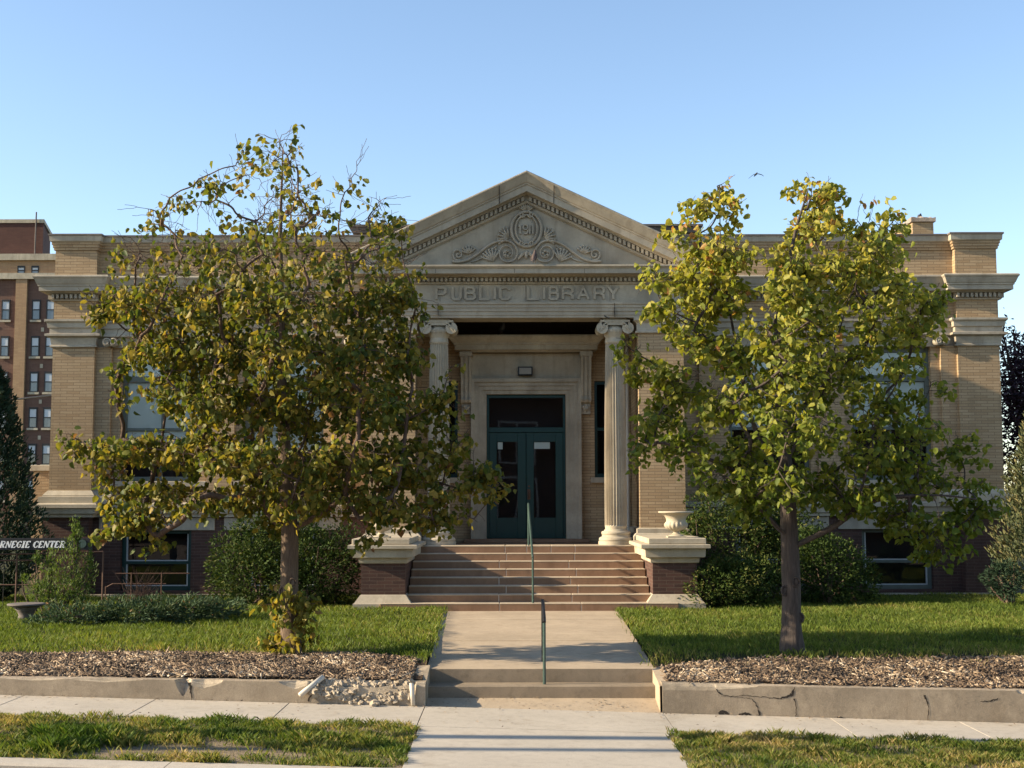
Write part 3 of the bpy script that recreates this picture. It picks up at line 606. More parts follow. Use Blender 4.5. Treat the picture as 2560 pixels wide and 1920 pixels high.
GL = {'P': [[(0, 0), (0, 1)], [(0, 1), (.75, 1), (1, .86), (1, .58), (.75, .44), (0, .44)]],
      'U': [[(0, 1), (0, .18), (.22, 0), (.78, 0), (1, .18), (1, 1)]],
      'B': [[(0, 0), (0, 1)], [(0, 1), (.72, 1), (.93, .87), (.93, .66), (.72, .53), (0, .53)], [(.5, .53), (.78, .53), (1, .4), (1, .14), (.78, 0), (0, 0)]],
      'L': [[(0, 1), (0, 0), (1, 0)]], 'I': [[(.5, 0), (.5, 1)]],
      'C': [[(1, .74), (1, .84), (.78, 1), (.22, 1), (0, .84), (0, .16), (.22, 0), (.78, 0), (1, .16), (1, .28)]],
      'R': [[(0, 0), (0, 1)], [(0, 1), (.75, 1), (1, .87), (1, .62), (.75, .49), (0, .49)], [(.5, .49), (.78, .44), (1, .28), (1, 0)]],
      'A': [[(0, 0), (.5, 1), (1, 0)], [(.2, .34), (.8, .34)]], 'Y': [[(0, 1), (.5, .47), (1, 1)], [(.5, .5), (.5, 0)]],
      '1': [[(0, .8), (.5, 1)], [(.5, 0), (.5, 1)]], '9': [[(1, .5), (.2, .5), (0, .62), (0, .88), (.25, 1), (.75, 1), (1, .85), (1, .2), (.7, 0), (.1, 0)]]}
for chx, a, b in (('P', 185, 300), ('U', 345, 450), ('B', 475, 590), ('L', 620, 735), ('I', 765, 790), ('C', 820, 935), ('L', 1095, 1225), ('I', 1255, 1275), ('B', 1310, 1415), ('R', 1440, 1560), ('A', 1590, 1720), ('R', 1755, 1870), ('Y', 1895, 2010)):
    let = MB(); xa = (a / 3.95 - 277) / 110; xb = (b / 3.95 - 277) / 110; wd = .058; z0, z1 = 6.825 + wd / 2, 7.155 - wd / 2
    xa += wd / 2; xb -= wd / 2
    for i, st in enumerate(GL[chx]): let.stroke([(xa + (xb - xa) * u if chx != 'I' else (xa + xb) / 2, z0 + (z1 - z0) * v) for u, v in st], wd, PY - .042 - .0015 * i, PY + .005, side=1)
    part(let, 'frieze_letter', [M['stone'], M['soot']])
dt = MB()
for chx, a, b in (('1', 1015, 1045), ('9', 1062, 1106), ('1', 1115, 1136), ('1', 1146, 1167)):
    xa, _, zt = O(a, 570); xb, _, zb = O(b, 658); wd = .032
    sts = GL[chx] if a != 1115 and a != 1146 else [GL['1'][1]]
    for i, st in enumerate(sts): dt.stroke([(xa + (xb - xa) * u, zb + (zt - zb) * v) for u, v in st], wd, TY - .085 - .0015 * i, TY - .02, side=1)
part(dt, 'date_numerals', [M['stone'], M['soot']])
for xx in (-2.02, 2.0): part(MB().box(xx - .004, xx + .004, PY - .095, PY - .02, 6.44, 6.76), 'stone_joint', M['crack'])
for xx in (-2.06, -.28, 1.3): part(MB().box(xx - .004, xx + .004, PY - .425, PY - .3, 7.39, 7.49), 'stone_joint', M['crack'])
for xx in (-1.98, -.02, 1.9): part(MB().box(xx - .003, xx + .003, PY - .003, PY + .05, 6.80, 7.19), 'stone_joint', M['crack'])
# doorway
d = MB()
for s in (-1, 1):
    for a, b, yy in ((.962, 1.06, .03), (1.06, 1.16, .07), (1.16, 1.25, .11), (1.25, 1.335, .17)): d.box(*((a, b) if s > 0 else (-b, -a)), 32.0 - yy, 32.16, 1.36, 4.85 + (b - .962))
for a, b, yy in ((.962, 1.06, .031), (1.06, 1.16, .071), (1.16, 1.25, .111), (1.25, 1.335, .171)): d.box(-a, a, 32.0 - yy, 32.16, 4.851 + (a - .962), 4.849 + (b - .962))
part(d, 'door_surround', M['stone'])
d = MB(); d.box(-1.335, 1.335, 31.93, 32.1, 5.225, 5.84); part(d, 'door_frieze', M['stone'])
hp = [(-1.56, 31.99), (-1.56, 31.62), (1.56, 31.62), (1.56, 31.99)]
d = MB(); d.box(-1.56, 1.56, 31.62, 32.0, 5.86, 6.2); d.moulding(hp, [(0, 6.24), (.30, 6.225), (.31, 6.18), (.24, 6.10), (.20, 6.06), (.18, 6.05), (.18, 6.01), (.15, 6.0), (.15, 5.885), (0.02, 5.88), (0.0, 5.85)]); part(d, 'door_hood', M['stone'])
for s in (-1, 1):
    cn = MB(); cx = 1.45 * s
    pr = [(32.0, 5.855), (31.60, 5.855), (31.60, 5.75), (31.66, 5.5), (31.74, 5.2), (31.80, 4.9), (31.80, 4.78), (31.76, 4.70), (31.80, 4.64), (31.9, 4.62), (32.0, 4.62)]
    for k, (xa, xb, ins) in enumerate(((-.125, -.075, 0), (-.075, -.03, .035), (-.03, .03, 0), (.03, .075, .035), (.075, .125, 0))):
        n = len(pr); vs = [(cx + xx, min(y + (ins if y < 31.95 else 0), 32.0), z) for xx in (xa, xb) for y, z in pr]
        cn.add(vs, [tuple(range(n)), tuple(range(2 * n - 1, n - 1, -1))] + [(i, n + i, n + (i + 1) % n, (i + 1) % n) for i in range(n)])
    cn.box(cx - .15, cx + .15, 31.58, 32.0, 5.74, 5.853)
    for k in range(5):
        a = R(200 + 35 * k); cn.tube([(cx, 31.9, 4.58), (cx + .06 * math.cos(a), 31.86, 4.56 + .08 * math.sin(a)), (cx + .11 * math.cos(a), 31.9, 4.54 + .14 * math.sin(a))], [.02, .03, .015], 6)
    cn.box(cx - .11, cx + .11, 31.9, 32.0, 4.36, 4.618); part(cn, 'door_console', M['stone'])
d = MB(); d.box(-1.5, 1.5, 31.7, 32.1, 1.266, 1.358); part(d, 'door_threshold', M['step'], bevel=.01)
df = MB(); FY = 32.1
for a, b in ((-.96, -.90), (.90, .96)): df.box(a, b, FY, FY + .1, 1.36, 4.85)
df.box(-.9, .9, FY + .003, FY + .1, 4.77, 4.85); df.box(-.9, .9, FY - .01, FY + .1, 3.93, 4.05)
dfp = part(df, 'door_frame', M['green'], bevel=.006)
tg = MB(); tg.add([(-.9, FY + .06, 4.05), (.9, FY + .06, 4.05), (.9, FY + .06, 4.77), (-.9, FY + .06, 4.77)], [(0, 1, 2, 3)]); tg.build('transom_pane', M['glass'], dfp)
for s in (-1, 1):
    lf = MB(); a, b = sx(-s, .006, .895) if s > 0 else sx(1, .006, .895)
    a, b = (.006, .895) if s > 0 else (-.895, -.006)
    ga, gb = (.185, .715) if s > 0 else (-.715, -.205)
    lf.box(a, ga, FY + .03, FY + .08, 1.37, 3.925); lf.box(gb, b, FY + .03, FY + .08, 1.37, 3.925)
    lf.box(ga, gb, FY + .031, FY + .079, 1.37, 1.86); lf.box(ga, gb, FY + .031, FY + .079, 3.70, 3.925)
    lo = part(lf, 'door_leaf', M['green'], bevel=.004)
    gp = MB(); gp.add([(ga, FY + .06, 1.86), (gb, FY + .06, 1.86), (gb, FY + .06, 3.70), (ga, FY + .06, 3.70)], [(0, 1, 2, 3)]); gp.build('door_pane', M['glass'], lo)
    if s > 0:
        h = MB(); h.box(.03, .10, FY + .005, FY + .03, 2.30, 2.55); h.tube([(.065, FY + .03, 2.62), (.065, FY - .0, 2.62)], .022, 10); h.tube([(.065, FY, 2.5), (.065, FY - .04, 2.47), (.065, FY - .04, 2.36), (.065, FY, 2.33)], .012, 6); h.build('door_handle', M['rust'], lo)
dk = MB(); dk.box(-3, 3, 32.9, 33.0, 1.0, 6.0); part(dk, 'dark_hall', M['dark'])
no = MB(); no.box(.2, .58, FY + .075, FY + .08, 3.53, 3.69); part(no, 'paper_notice', M['blind']); no = MB(); no.box(-.69, -.57, FY + .075, FY + .08, 3.52, 3.69); part(no, 'paper_notice', M['blind'])
for s in (-1, 1):
    x0, x1 = (1.66, 2.25) if s > 0 else (-2.25, -1.66)
    f = MB(); f.box(x0, x0 + .07, 32.08, 32.16, 2.83, 5.17); f.box(x1 - .07, x1, 32.08, 32.16, 2.83, 5.17)
    for z0, z1 in ((2.83, 2.92), (5.09, 5.17), (3.97, 4.04)): f.box(x0 + .07, x1 - .07, 32.075, 32.155, z0, z1)
    wf = part(f, 'porch_window', M['green'])
    gl = MB(); gl.add([(x0, 32.12, 2.9), (x1, 32.12, 2.9), (x1, 32.12, 5.1), (x0, 32.12, 5.1)], [(0, 1, 2, 3)]); gl.build('pane', M['glass'], wf)
    sl = MB(); sl.box(x0 - .1, x1 + .1, 31.9, 32.075, 2.7, 2.828); sl.build('sill', M['stone'], wf)
dp = MB(); dp.tube([(2.40, 31.86, 1.27), (2.40, 31.86, 1.42), (2.45, 31.86, 1.55), (2.45, 31.86, 5.2), (2.45, 31.86, 6.6)], .045, 10); part(dp, 'downspout', M['pvc'], smooth=True)
lm = MB(); lm.box(-.20, .16, 31.72, 31.93, 5.29, 5.50); lm = part(lm, 'wall_lamp', M['black'], bevel=.01)
gm = MB(); gm.box(-.165, .125, 31.695, 31.718, 5.315, 5.465); gm.build('lamp_lens', M['lens'], lm)
# steps and cheek walls
RH = (1.273 - .05) / 8
for k in range(8):
    z1 = .05 + RH * (k + 1); y0 = 26.9 + .357 * k; xa, xb = (-3.02, 3.02) if k == 0 else (-2.5, 2.5)
    st = MB(); cuts = [-0.47, 1.02] if k % 2 == 0 else [-0.62, 0.88]
    if k == 7: cuts = [-.5, -.02, .52, 1.05]
    if k == 0: cuts = [-.6, 1.05]
    e = [xa] + cuts + [xb]; y1 = y0 + (.40 if k < 7 else .9)
    for a, b in zip(e[:-1], e[1:]): st.box(a + .006, b - .006, y0, y1, z1 - RH - .02, z1 - .006 + random.uniform(-.002, .002))
    so_ = part(st, 'stone_step', M['step'], bevel=.012)
    tr2 = MB()
    for a, b in zip(e[:-1], e[1:]): tr2.box(a + .008, b - .008, y0 - .004, y1 - .02, z1 - .016, z1 + .004)
    tr2.build('tread', M['tread'], so_, bevel=.006)
    mo = MB(); mo.box(xa + .01, xb - .01, y0 + .010, y1 - .01, z1 - RH - .01, z1 - .008); mo.build('step_joint', M['mortar'], so_)
for s in (-1, 1):
    x0, x1 = (2.52, 3.42) if s > 0 else (-3.42, -2.52)
    ck = MB(); ck.box(x0, x1, 27.12, 29.72, -.2, 1.0); ck = part(ck, 'cheek_wall', M['dark_brick'])
    q = [(x0, 29.7), (x0, 27.12), (x1, 27.12), (x1, 29.7)]
    c = MB(); c.moulding(q, [(0, .37), (.02, .355), (.13, .20), (.15, .19), (.15, -.2)]); c.build('cheek_base', M['stone'], ck)
    c = MB(); c.box(x0, x1, 27.12, 29.7, 1.002, 1.372); c.moulding(q, [(.0, 1.384), (.24, 1.378), (.25, 1.37), (.25, 1.305), (.165, 1.295), (.155, 1.125), (.14, 1.115), (.05, 1.105), (.045, 1.02), (.03, 1.0), (0, .998)]); c.build('cheek_cap', M['light_stone'], ck)
    c = MB(); c.box(x0 - .09, x1 + .18, 27.0, 29.7, 1.386, 1.50) if s > 0 else c.box(x0 - .18, x1 + .09, 27.0, 29.7, 1.386, 1.50); c.build('cheek_block', M['light_stone'], ck, bevel=.01)
    ur = thing('stone_urn', ('pale fluted stone urn on the stair pedestal to the right of the steps' if s > 0 else 'pale stone urn on the stair pedestal left of the steps, half hidden by tree leaves'), 'urn', (3.06 * s, 27.55, 1.5), 'stone urns beside the steps')
    def lob(r, z, a): return r * (1 + (0.05 * math.cos(16 * a) if 1.63 < z < 1.82 else 0))
    u = MB(); u.lathe((3.06 * s, 27.55), [(.02, 1.60), (.06, 1.60), (.065, 1.635), (.12, 1.65), (.20, 1.69), (.235, 1.74), (.235, 1.78), (.215, 1.815), (.205, 1.83), (.20, 1.86), (.215, 1.91), (.26, 1.97), (.31, 2.0), (.36, 2.01), (.37, 2.025), (.36, 2.045), (.32, 2.04), (.2, 1.95), (.02, 1.92)], 64, rad=lob); u.build('bowl', M['light_stone'], ur, smooth=True)
    u = MB(); u.box(3.06 * s - .19, 3.06 * s + .19, 27.36, 27.74, 1.502, 1.535); u.lathe((3.06 * s, 27.55), [(.165, 1.535), (.15, 1.55), (.09, 1.575), (.065, 1.60), (.06, 1.62)], 32); u.build('foot', M['light_stone'], ur)

# ------------------------------------------------------------------ concrete steps, handrails, retaining walls
cs = thing('concrete_steps', 'two worn concrete steps between the low broken retaining walls', 'steps', (0, 17.3, -.27))
for y0, z0, z1 in ((17.3, -.6, -.118), (17.65, -.6, .056)):
    m = MB(); m.box(-1.475, 1.535, y0, y0 + (.349 if y0 < 17.5 else .009), z0, z1); m.build('step', M['step_concrete'], cs, bevel=.012)
hr = thing('handrail', 'thin weathered green metal handrail running up the middle of the stone stair', 'handrail', (0.06, 28, .2))
m = MB(); m.tube([(.075, 26.98, .2), (.075, 26.98, 1.12)], .022, 8); m.build('post', M['greenrail'], hr)
m = MB(); m.tube([(.02, 29.45, 1.26), (.02, 29.45, 2.2)], .022, 8); m.build('post', M['greenrail'], hr)
m = MB(); m.tube([(.075, 26.98, 1.12), (.07, 27.02, 1.16), (.02, 29.4, 2.19), (.02, 29.47, 2.2)], .024, 8); m.build('rail', M['greenrail'], hr)
hr = thing('handrail', 'short black metal handrail on the two concrete steps by the sidewalk', 'handrail', (0.08, 17.5, -.1))
m = MB(); m.tube([(.075, 17.46, -.12), (.075, 17.46, .70)], .02, 8); m.build('post', M['greenrail'], hr)
m = MB(); m.tube([(.08, 18.5, .05), (.08, 18.5, .88)], .02, 8); m.build('post', M['black'], hr)
m = MB(); m.tube([(.075, 17.44, .68), (.075, 17.5, .73), (.08, 18.46, .885), (.08, 18.52, .88)], .024, 8); m.build('rail', M['black'], hr)

def retaining(name, label, x0, x1, front_break, seed, yf=16.73, th=0.24):
    """low wall; front_break(x) = height lost at the front edge, the broken slope reaches back over the top"""
    root = thing(name, label, 'wall', ((x0 + x1) / 2, yf, swz((x0 + x1) / 2)))
    n = int((x1 - x0) / .016); xs = np.linspace(x0, x1, n); K = 9
    n1 = smooth_noise1(n, 8, seed); rows_ = [smooth_noise1(n, 8, seed + 10 + k) for k in range(K + 1)]; m = MB(); vs = []; fs = []; mi = []
    for i, x in enumerate(xs):
        br0 = front_break(x); fb = max(0.0, br0 + .018 * n1[i] * (1 if br0 > 0.004 else .15)); zt = walltop(x) + .006 * n1[i]
        zb = swz(x) - .02; row = [(x, yf, zb), (x, yf - .0, zb + (zt - fb - zb) * .5), (x, yf, zt - fb)]
        w_ = min(th * .9, .012 + fb * 1.0)
        for k in range(1, K + 1):
            t = k / K; j_ = rows_[k][i] * fb * .3 * (t < 1)
            row.append((x, yf + w_ * t, min(zt, zt - fb * (1 - t) ** 1.5 + j_)))
        row += [(x, yf + th, zt), (x, yf + th, zb)]; vs += row
    L = K + 5
    for i in range(n - 1):
        for j in range(L - 1):
            fs.append((i * L + j, (i + 1) * L + j, (i + 1) * L + j + 1, i * L + j + 1)); mi.append(1 if 2 <= j <= K + 1 and front_break((xs[i] + xs[i + 1]) / 2) > .012 else 0)
    fs += [tuple(range(L - 1, -1, -1)), tuple((n - 1) * L + j for j in range(L))]; mi += [0, 0]
    b = len(m.v); m.v += vs; m.f += fs; m.mi += mi
    return root, m
def bumpf(x, c, w_, h): 
    t = abs(x - c) / w_; return h * max(0, 1 - t) ** .6 if t < 1 else 0
def lbreak(x):
    v = 0.0
    v = max(v, bumpf(x, -6.35, .4, .03), bumpf(x, -5.4, .45, .03), bumpf(x, -4.45, .10, .20), bumpf(x, -4.2, .25, .10), bumpf(x, -3.05, .22, .10))
    if -2.95 < x < -1.55: v = max(v, min(1, (x + 2.95) / .18) * .17 + bumpf(x, -2.1, .42, .12))
    if x > -1.6: v = max(v, .05)
    return v
rl, m = retaining('retaining_wall', 'low crumbling concrete wall left of the steps with a broken rubble corner', -26, -1.43, lbreak, 5) if False else retaining('retaining_wall', 'low crumbling concrete wall left of the steps with a broken rubble corner', -9.5, -1.43, lbreak, 5)
m.build('wall', [M['wall_concrete'], M['rubble']], rl)
m = MB(); m.add([(-1.60, 16.90, -.5), (-1.43, 16.90, -.5), (-1.43, 17.72, -.5), (-1.60, 17.72, -.5), (-1.60, 16.90, -.02), (-1.43, 16.90, -.03), (-1.43, 17.72, .10), (-1.60, 17.72, .09)], [(0, 1, 5, 4), (1, 2, 6, 5), (2, 3, 7, 6), (3, 0, 4, 7), (4, 5, 6, 7)]); m.build('return', M['wall_concrete'], rl)
def rbreak(x):
    v = max(bumpf(x, 2.1, .62, .05), bumpf(x, 6.0, .06, .03))
    if x < 2.2: v = max(v, .055)
    return v
rr, m = retaining('retaining_wall', 'low grey concrete wall right of the steps with long dark cracks', 1.53, 9.5, rbreak, 9)
m.build('wall', [M['wall_concrete'], M['rubble']], rr)
m = MB(); m.add([(1.50, 16.73, -.5), (1.72, 16.90, -.5), (1.72, 17.72, -.5), (1.50, 17.72, -.5), (1.50, 16.76, -.05), (1.72, 16.902, -.03), (1.72, 17.72, .07), (1.50, 17.72, .06)], [(0, 3, 7, 4), (3, 2, 6, 7), (4, 7, 6, 5), (2, 1, 5, 6)]); m.build('return', M['old_concrete'], rr)
ck = MB()
def crack(pts, ws, y=16.7275):
    L = []; Rr = []; P = [Vector(pts[0])]; W2 = [ws[0]]; rg = random.Random(int(pts[0][0] * 1000))
    for i in range(len(pts) - 1):
        a_, b_ = Vector(pts[i]), Vector(pts[i + 1]); ns_ = max(2, int((b_ - a_).length / .018))
        for q in range(1, ns_ + 1):
            t = q / ns_; P.append(a_.lerp(b_, t) + Vector((rg.uniform(-.007, .007), rg.uniform(-.007, .007))) * (q < ns_)); W2.append((ws[i] * (1 - t) + ws[i + 1] * t) * rg.uniform(.5, 1.35))
    ws = W2
    for i, p in enumerate(P):
        d = (P[min(i + 1, len(P) - 1)] - P[max(i - 1, 0)]).normalized(); nn = Vector((-d.y, d.x)); L.append(p + nn * ws[i] / 2); Rr.append(p - nn * ws[i] / 2)
    n = len(P); ck.add([(p.x, y, p.y) for p in L] + [(p.x, y, p.y) for p in Rr], [(i, n + i, n + i + 1, i + 1) for i in range(n - 1)])
def wp(px, py):   # wall face coordinates of points measured on the face
    return (1.54 + (px - 1660) / 201.5, -.382 - (px - 1660) * .000205 + (1785 + (px - 1660) * .0295 - py) / 201.0)
def crk(pts, ws): crack([wp(*p) for p in pts], ws)
crk([(1790, 1722), (1797, 1730), (1805, 1736)], [.004, .02, .012]); crk([(1805, 1736), (1830, 1741), (1858, 1738), (1890, 1740), (1922, 1743), (1952, 1745), (1970, 1741), (1984, 1735), (1990, 1716)], [.006, .008, .006, .006, .008, .012, .022, .045, .004])
crk([(1988, 1745), (1992, 1755), (1993, 1775), (1992, 1790)], [.03, .012, .009, .01]); crk([(1805, 1740), (1882, 1746), (1890, 1755), (1897, 1772), (1901, 1784), (1898, 1789)], [.003, .005, .012, .014, .03, .05])
crk([(2316, 1733), (2321, 1748), (2326, 1765), (2323, 1782), (2322, 1800)], [.03, .022, .012, .008, .006]); crk([(2455, 1748), (2475, 1746), (2495, 1742), (2500, 1738)], [.006, .014, .018, .006]); crk([(1960, 1793), (1985, 1793), (2000, 1794)], [.006, .03, .01])
crk([(1798, 1784), (1812, 1779), (1824, 1786)], [.03, .05, .02]); crk([(1848, 1786), (1865, 1782), (1880, 1787)], [.02, .035, .02])
crk([(2095, 1790), (2120, 1794), (2140, 1797)], [.03, .03, .02]); crk([(2450, 1805), (2480, 1806), (2500, 1808)], [.015, .03, .01])
ck.build('crack', M['crack'], rr)
def lwp(px, py): return (-1.391 - (1070 - px) / 201.5, -.284 + (1070 - px) * .000134 + (1766 - (1070 - px) * .0245 - py) / 201.0)
ck = MB(); crack([lwp(470, 1708), lwp(474, 1728), lwp(476, 1752)], [.05, .03, .008]); crack([lwp(770, 1755), lwp(775, 1735), lwp(772, 1720)], [.02, .02, .03]); ck.build('crack', M['crack'], rl)
def rock(m, c, r, seed, mi=0):
    rg = random.Random(seed); vs = []; nu, nv = 6, 4; c = Vector(c)
    sc3 = (r * rg.uniform(.7, 1.4), r * rg.uniform(.7, 1.3), r * rg.uniform(.6, 1.0)); ro = Matrix.Rotation(rg.uniform(0, 6), 3, 'Z') @ Matrix.Rotation(rg.uniform(-.5, .5), 3, 'X')
    b = len(m.v); mm = MB(); mm.ell((0, 0, 0), sc3, nu, nv)
    jit = {}
    for p in mm.v:
        key = (round(p[0], 4), round(p[1], 4), round(p[2], 4)); j = jit.setdefault(key, rg.uniform(.45, 1.3)); vs.append(c + ro @ (Vector(p) * j))
    m.add(vs, mm.f, mi)
rb = MB()
for i in range(330):
    x = random.uniform(-2.85, -1.6); t = random.random(); fb = lbreak(x); y = 16.732 + min(.216, .012 + fb) * t; z = walltop(x) - fb * (1 - t) ** 1.5 + random.uniform(-.022, -.004)
    rock(rb, (x, y, z), random.uniform(.022, .05) * (1.5 if i % 8 == 0 else 1), i)
rb.build('rubble', M['rubble'], rl)
for k, (x, y, lb) in enumerate(((-2.02, 16.62, 'triangular chip of broken concrete at the foot of the left wall'), (-2.35, 16.64, 'flat shard of broken concrete on the sidewalk by the left wall'))):
    m = MB(); rock(m, (x, y, swz(x) + .03), .05 - .015 * k, 70 + k); tag(m.build('concrete_chunk', M['rubble'], loc=(x, y, swz(x))), lb, 'rubble')
m = MB(); m.tube([(-2.98, 16.66, -.14), (-2.72, 16.86, .06)], .034, 12); tag(m.build('plastic_pipe', M['pvc'], smooth=True, loc=(-2.85, 16.76, -.05)), 'grey plastic pipe lying slanted out of the mulch at the left wall', 'pipe')
m = MB(); m.tube([(-1.575, 16.70, -.27), (-1.60, 16.71, .0)], .028, 12); tag(m.build('plastic_pipe', M['pvc'], smooth=True, loc=(-1.58, 16.7, -.2)), 'upright grey plastic pipe set in the broken corner of the left wall', 'pipe')
m = MB(); m.add([(-3.33, 15.33, -.23), (-3.26, 15.30, -.19), (-3.2, 15.34, -.24), (-3.26, 15.40, -.20), (-3.29, 15.34, -.185)], [(0, 1, 4), (1, 2, 4), (2, 3, 4), (3, 0, 4)]); tag(m.build('fallen_leaf', M['leaf_l'], loc=(-3.26, 15.34, -.23)), 'curled orange brown leaf on the sidewalk edge of the verge', 'leaf')
m = MB(); rock(m, (-3.92, 12.96, swz(-3.92) + .03), .045, 99); tag(m.build('stone', M['rubble'], loc=(-3.92, 12.96, swz(-3.92))), 'small pale stone lying in the verge grass by the kerb', 'stone')

# ------------------------------------------------------------------ foliage generators
def leaf_cloud(P, size, droop=0.5, out=None, rng=RNG, wide=0.8, fold=0.5):
    """two-quad folded leaves at points P (n,3); returns verts, flat faces"""
    n = len(P); s = size * rng.uniform(.65, 1.2, n)
    ax = rng.normal(size=(n, 3)); ax[:, 2] *= .5; ax[:, 2] -= droop * 1.6
    if out is not None: ax += out
    ax /= np.linalg.norm(ax, axis=1)[:, None]
    up = rng.normal(size=(n, 3)); sd = np.cross(ax, up); sd /= np.linalg.norm(sd, axis=1)[:, None]; nr = np.cross(sd, ax)
    fo = fold * rng.uniform(.2, 1.3, n); S = s[:, None]; wd = wide * rng.uniform(.75, 1.05, n)
    cf, sf = np.cos(fo)[:, None], np.sin(fo)[:, None]; W = (wd * s * .5)[:, None]; curl = (rng.uniform(-.05, .3, n))[:, None] * S
    L = sd * cf + nr * sf; Rr = -sd * cf + nr * sf
    v = np.empty((n, 6, 3)); v[:, 0] = P; v[:, 1] = P + ax * S * .12 + L * W * .9; v[:, 2] = P + ax * S * .55 + L * W - nr * curl * .3
    v[:, 3] = P + ax * S - nr * curl; v[:, 4] = P + ax * S * .55 + Rr * W - nr * curl * .3; v[:, 5] = P + ax * S * .12 + Rr * W * .9
    b = np.arange(n)[:, None] * 6; f = np.concatenate([b + np.array([[0, 1, 2, 3]]), b + np.array([[0, 3, 4, 5]])], axis=1)
    return v.reshape(-1, 3), f.reshape(-1)
def blades(P, h, wd, lean, rng=RNG):
    """single bent triangles-pairs (quads) rising from P"""
    n = len(P); a = rng.uniform(0, 2 * np.pi, n); hh = h * rng.uniform(.5, 1.25, n) if np.isscalar(h) else h * rng.uniform(.6, 1.25, n)
    d = np.stack([np.cos(a), np.sin(a), np.zeros(n)], 1); la = rng.uniform(0, 2 * np.pi, n); ld_ = np.stack([np.cos(la), np.sin(la), np.zeros(n)], 1) * (lean * hh * rng.uniform(.2, 1.4, n))[:, None]
    v = np.empty((n, 4, 3)); w2 = (wd * rng.uniform(.6, 1.2, n))[:, None] * .5
    v[:, 0] = P - d * w2; v[:, 1] = P + d * w2; mid = P + ld_ * .35; mid[:, 2] += hh * .6
    v[:, 2] = mid + d * w2 * .7; tip = P + ld_; tip[:, 2] += hh; v[:, 3] = tip
    b = np.arange(n)[:, None] * 4; f = (b + np.array([[0, 1, 2, 3]])).reshape(-1)
    return v.reshape(-1, 3), f
def in_blobs(blobs, n, rng, shell=0.0):
    """points in ellipsoids (cx,cy,cz,rx,ry,rz,weight)"""
    B = np.array(blobs, float); vol = B[:, 3] * B[:, 4] * B[:, 5] * B[:, 6]; k = rng.choice(len(B), n, p=vol / vol.sum())
    d = rng.normal(size=(n, 3)); d /= np.linalg.norm(d, axis=1)[:, None]; r = rng.uniform(shell ** 3, 1, n) ** (1 / 3)
    return B[k, :3] + d * r[:, None] * B[k, 3:6], d, k
def colonize(A, nodes, parents, step, infl, kill, iters, rng):
    N = [np.array(p, float) for p in nodes]; par = list(parents); A = A.copy()
    NP = np.array(N); near = np.full(len(A), 1e9); ni = np.zeros(len(A), int)
    def upd(i0):
        new = NP[i0:]; 
        for s in range(0, len(A), 2000):
            dd = np.linalg.norm(A[s:s + 2000, None] - new[None], axis=2); j = dd.argmin(1); dm = dd[np.arange(len(dd)), j]
            b = dm < near[s:s + 2000]; near[s:s + 2000][b] = dm[b]; ni[s:s + 2000][b] = j[b] + i0
    upd(0)
    for it in range(iters):
        act = near < infl
        if not act.any(): break
        dirs = {}
        D = A - NP[ni]; D /= np.maximum(np.linalg.norm(D, axis=1), 1e-6)[:, None]
        acc = np.zeros((len(NP), 3)); np.add.at(acc, ni[act], D[act]); ks = np.unique(ni[act]); i0 = len(NP); new = []
        for k in ks:
            d = acc[k] + rng.normal(size=3) * .15; L = np.linalg.norm(d)
            if L < 1e-3: continue
            new.append(NP[k] + d / L * step); par.append(int(k))
        if not new: break
        NP = np.vstack([NP, new]); upd(i0); keep = near > kill
        A = A[keep]; near = near[keep]; ni = ni[keep]
        if len(A) == 0: break
    return NP, np.array(par)
def branch_mesh(NP, par, rad, minr, sides, name, mat, parent, skip=None):
    ch = np.arange(len(NP)); ok = par >= 0
    if skip is not None: ok &= ~skip
    c = ch[ok]; p = par[ok]; a = NP[p]; b = NP[c]; d = b - a; L = np.linalg.norm(d, axis=1); good = L > 1e-4; a, b, d, c, p, L = a[good], b[good], d[good], c[good], p[good], L[good]
    d = d / L[:, None]; ref = np.where(np.abs(d[:, 2:3]) < .9, np.array([[0, 0, 1.]]), np.array([[1., 0, 0]])); u = np.cross(d, ref); u /= np.linalg.norm(u, axis=1)[:, None]; v = np.cross(d, u)
    ra = np.maximum(np.minimum(rad[p], rad[c] * 1.6), minr); rb_ = np.maximum(rad[c], minr); n = len(c); V = np.empty((n, 2 * sides, 3))
    for k in range(sides):
        t = 2 * np.pi * k / sides; o = u * np.cos(t) + v * np.sin(t); V[:, k] = a - d * (ra * .3)[:, None] + o * ra[:, None]; V[:, sides + k] = b + d * (rb_ * .3)[:, None] + o * rb_[:, None]
    f = np.array([[k, (k + 1) % sides, sides + (k + 1) % sides, sides + k] for k in range(sides)]).reshape(1, -1, 4) + (np.arange(n) * 2 * sides)[:, None, None]
    return np_mesh(name, V.reshape(-1, 3), f.reshape(-1), 4, mat, None, parent, smooth=True)
def trunk_tube(pts, rads, name, mat, parent, seed, n=20):
    rg = random.Random(seed); m = MB(); P = curve(pts, 8); rr_ = np.interp(np.linspace(0, 1, len(P)), np.linspace(0, 1, len(rads)), rads)
    m.tube(P, list(rr_), n)
    vs = []
    for i, v in enumerate(m.v):
        k = i % n; ring_ = i // n; c_ = P[min(ring_, len(P) - 1)]; f = 1 + .05 * math.sin(3 * 2 * math.pi * k / n + ring_ * .15) + .04 * math.sin(7 * 2 * math.pi * k / n - ring_ * .3) + rg.uniform(-.02, .02)
        if ring_ < 6: f += (.22 * (1 - ring_ / 6)) * max(0, math.sin(4 * 2 * math.pi * k / n + 1))
        vs.append(tuple(c_ + (Vector(v) - c_) * f))
    m.v = vs; return m.build(name, mat, parent, smooth=True)
F_, PT = 3300.0, math.atan(3300 * 2.7e-5)
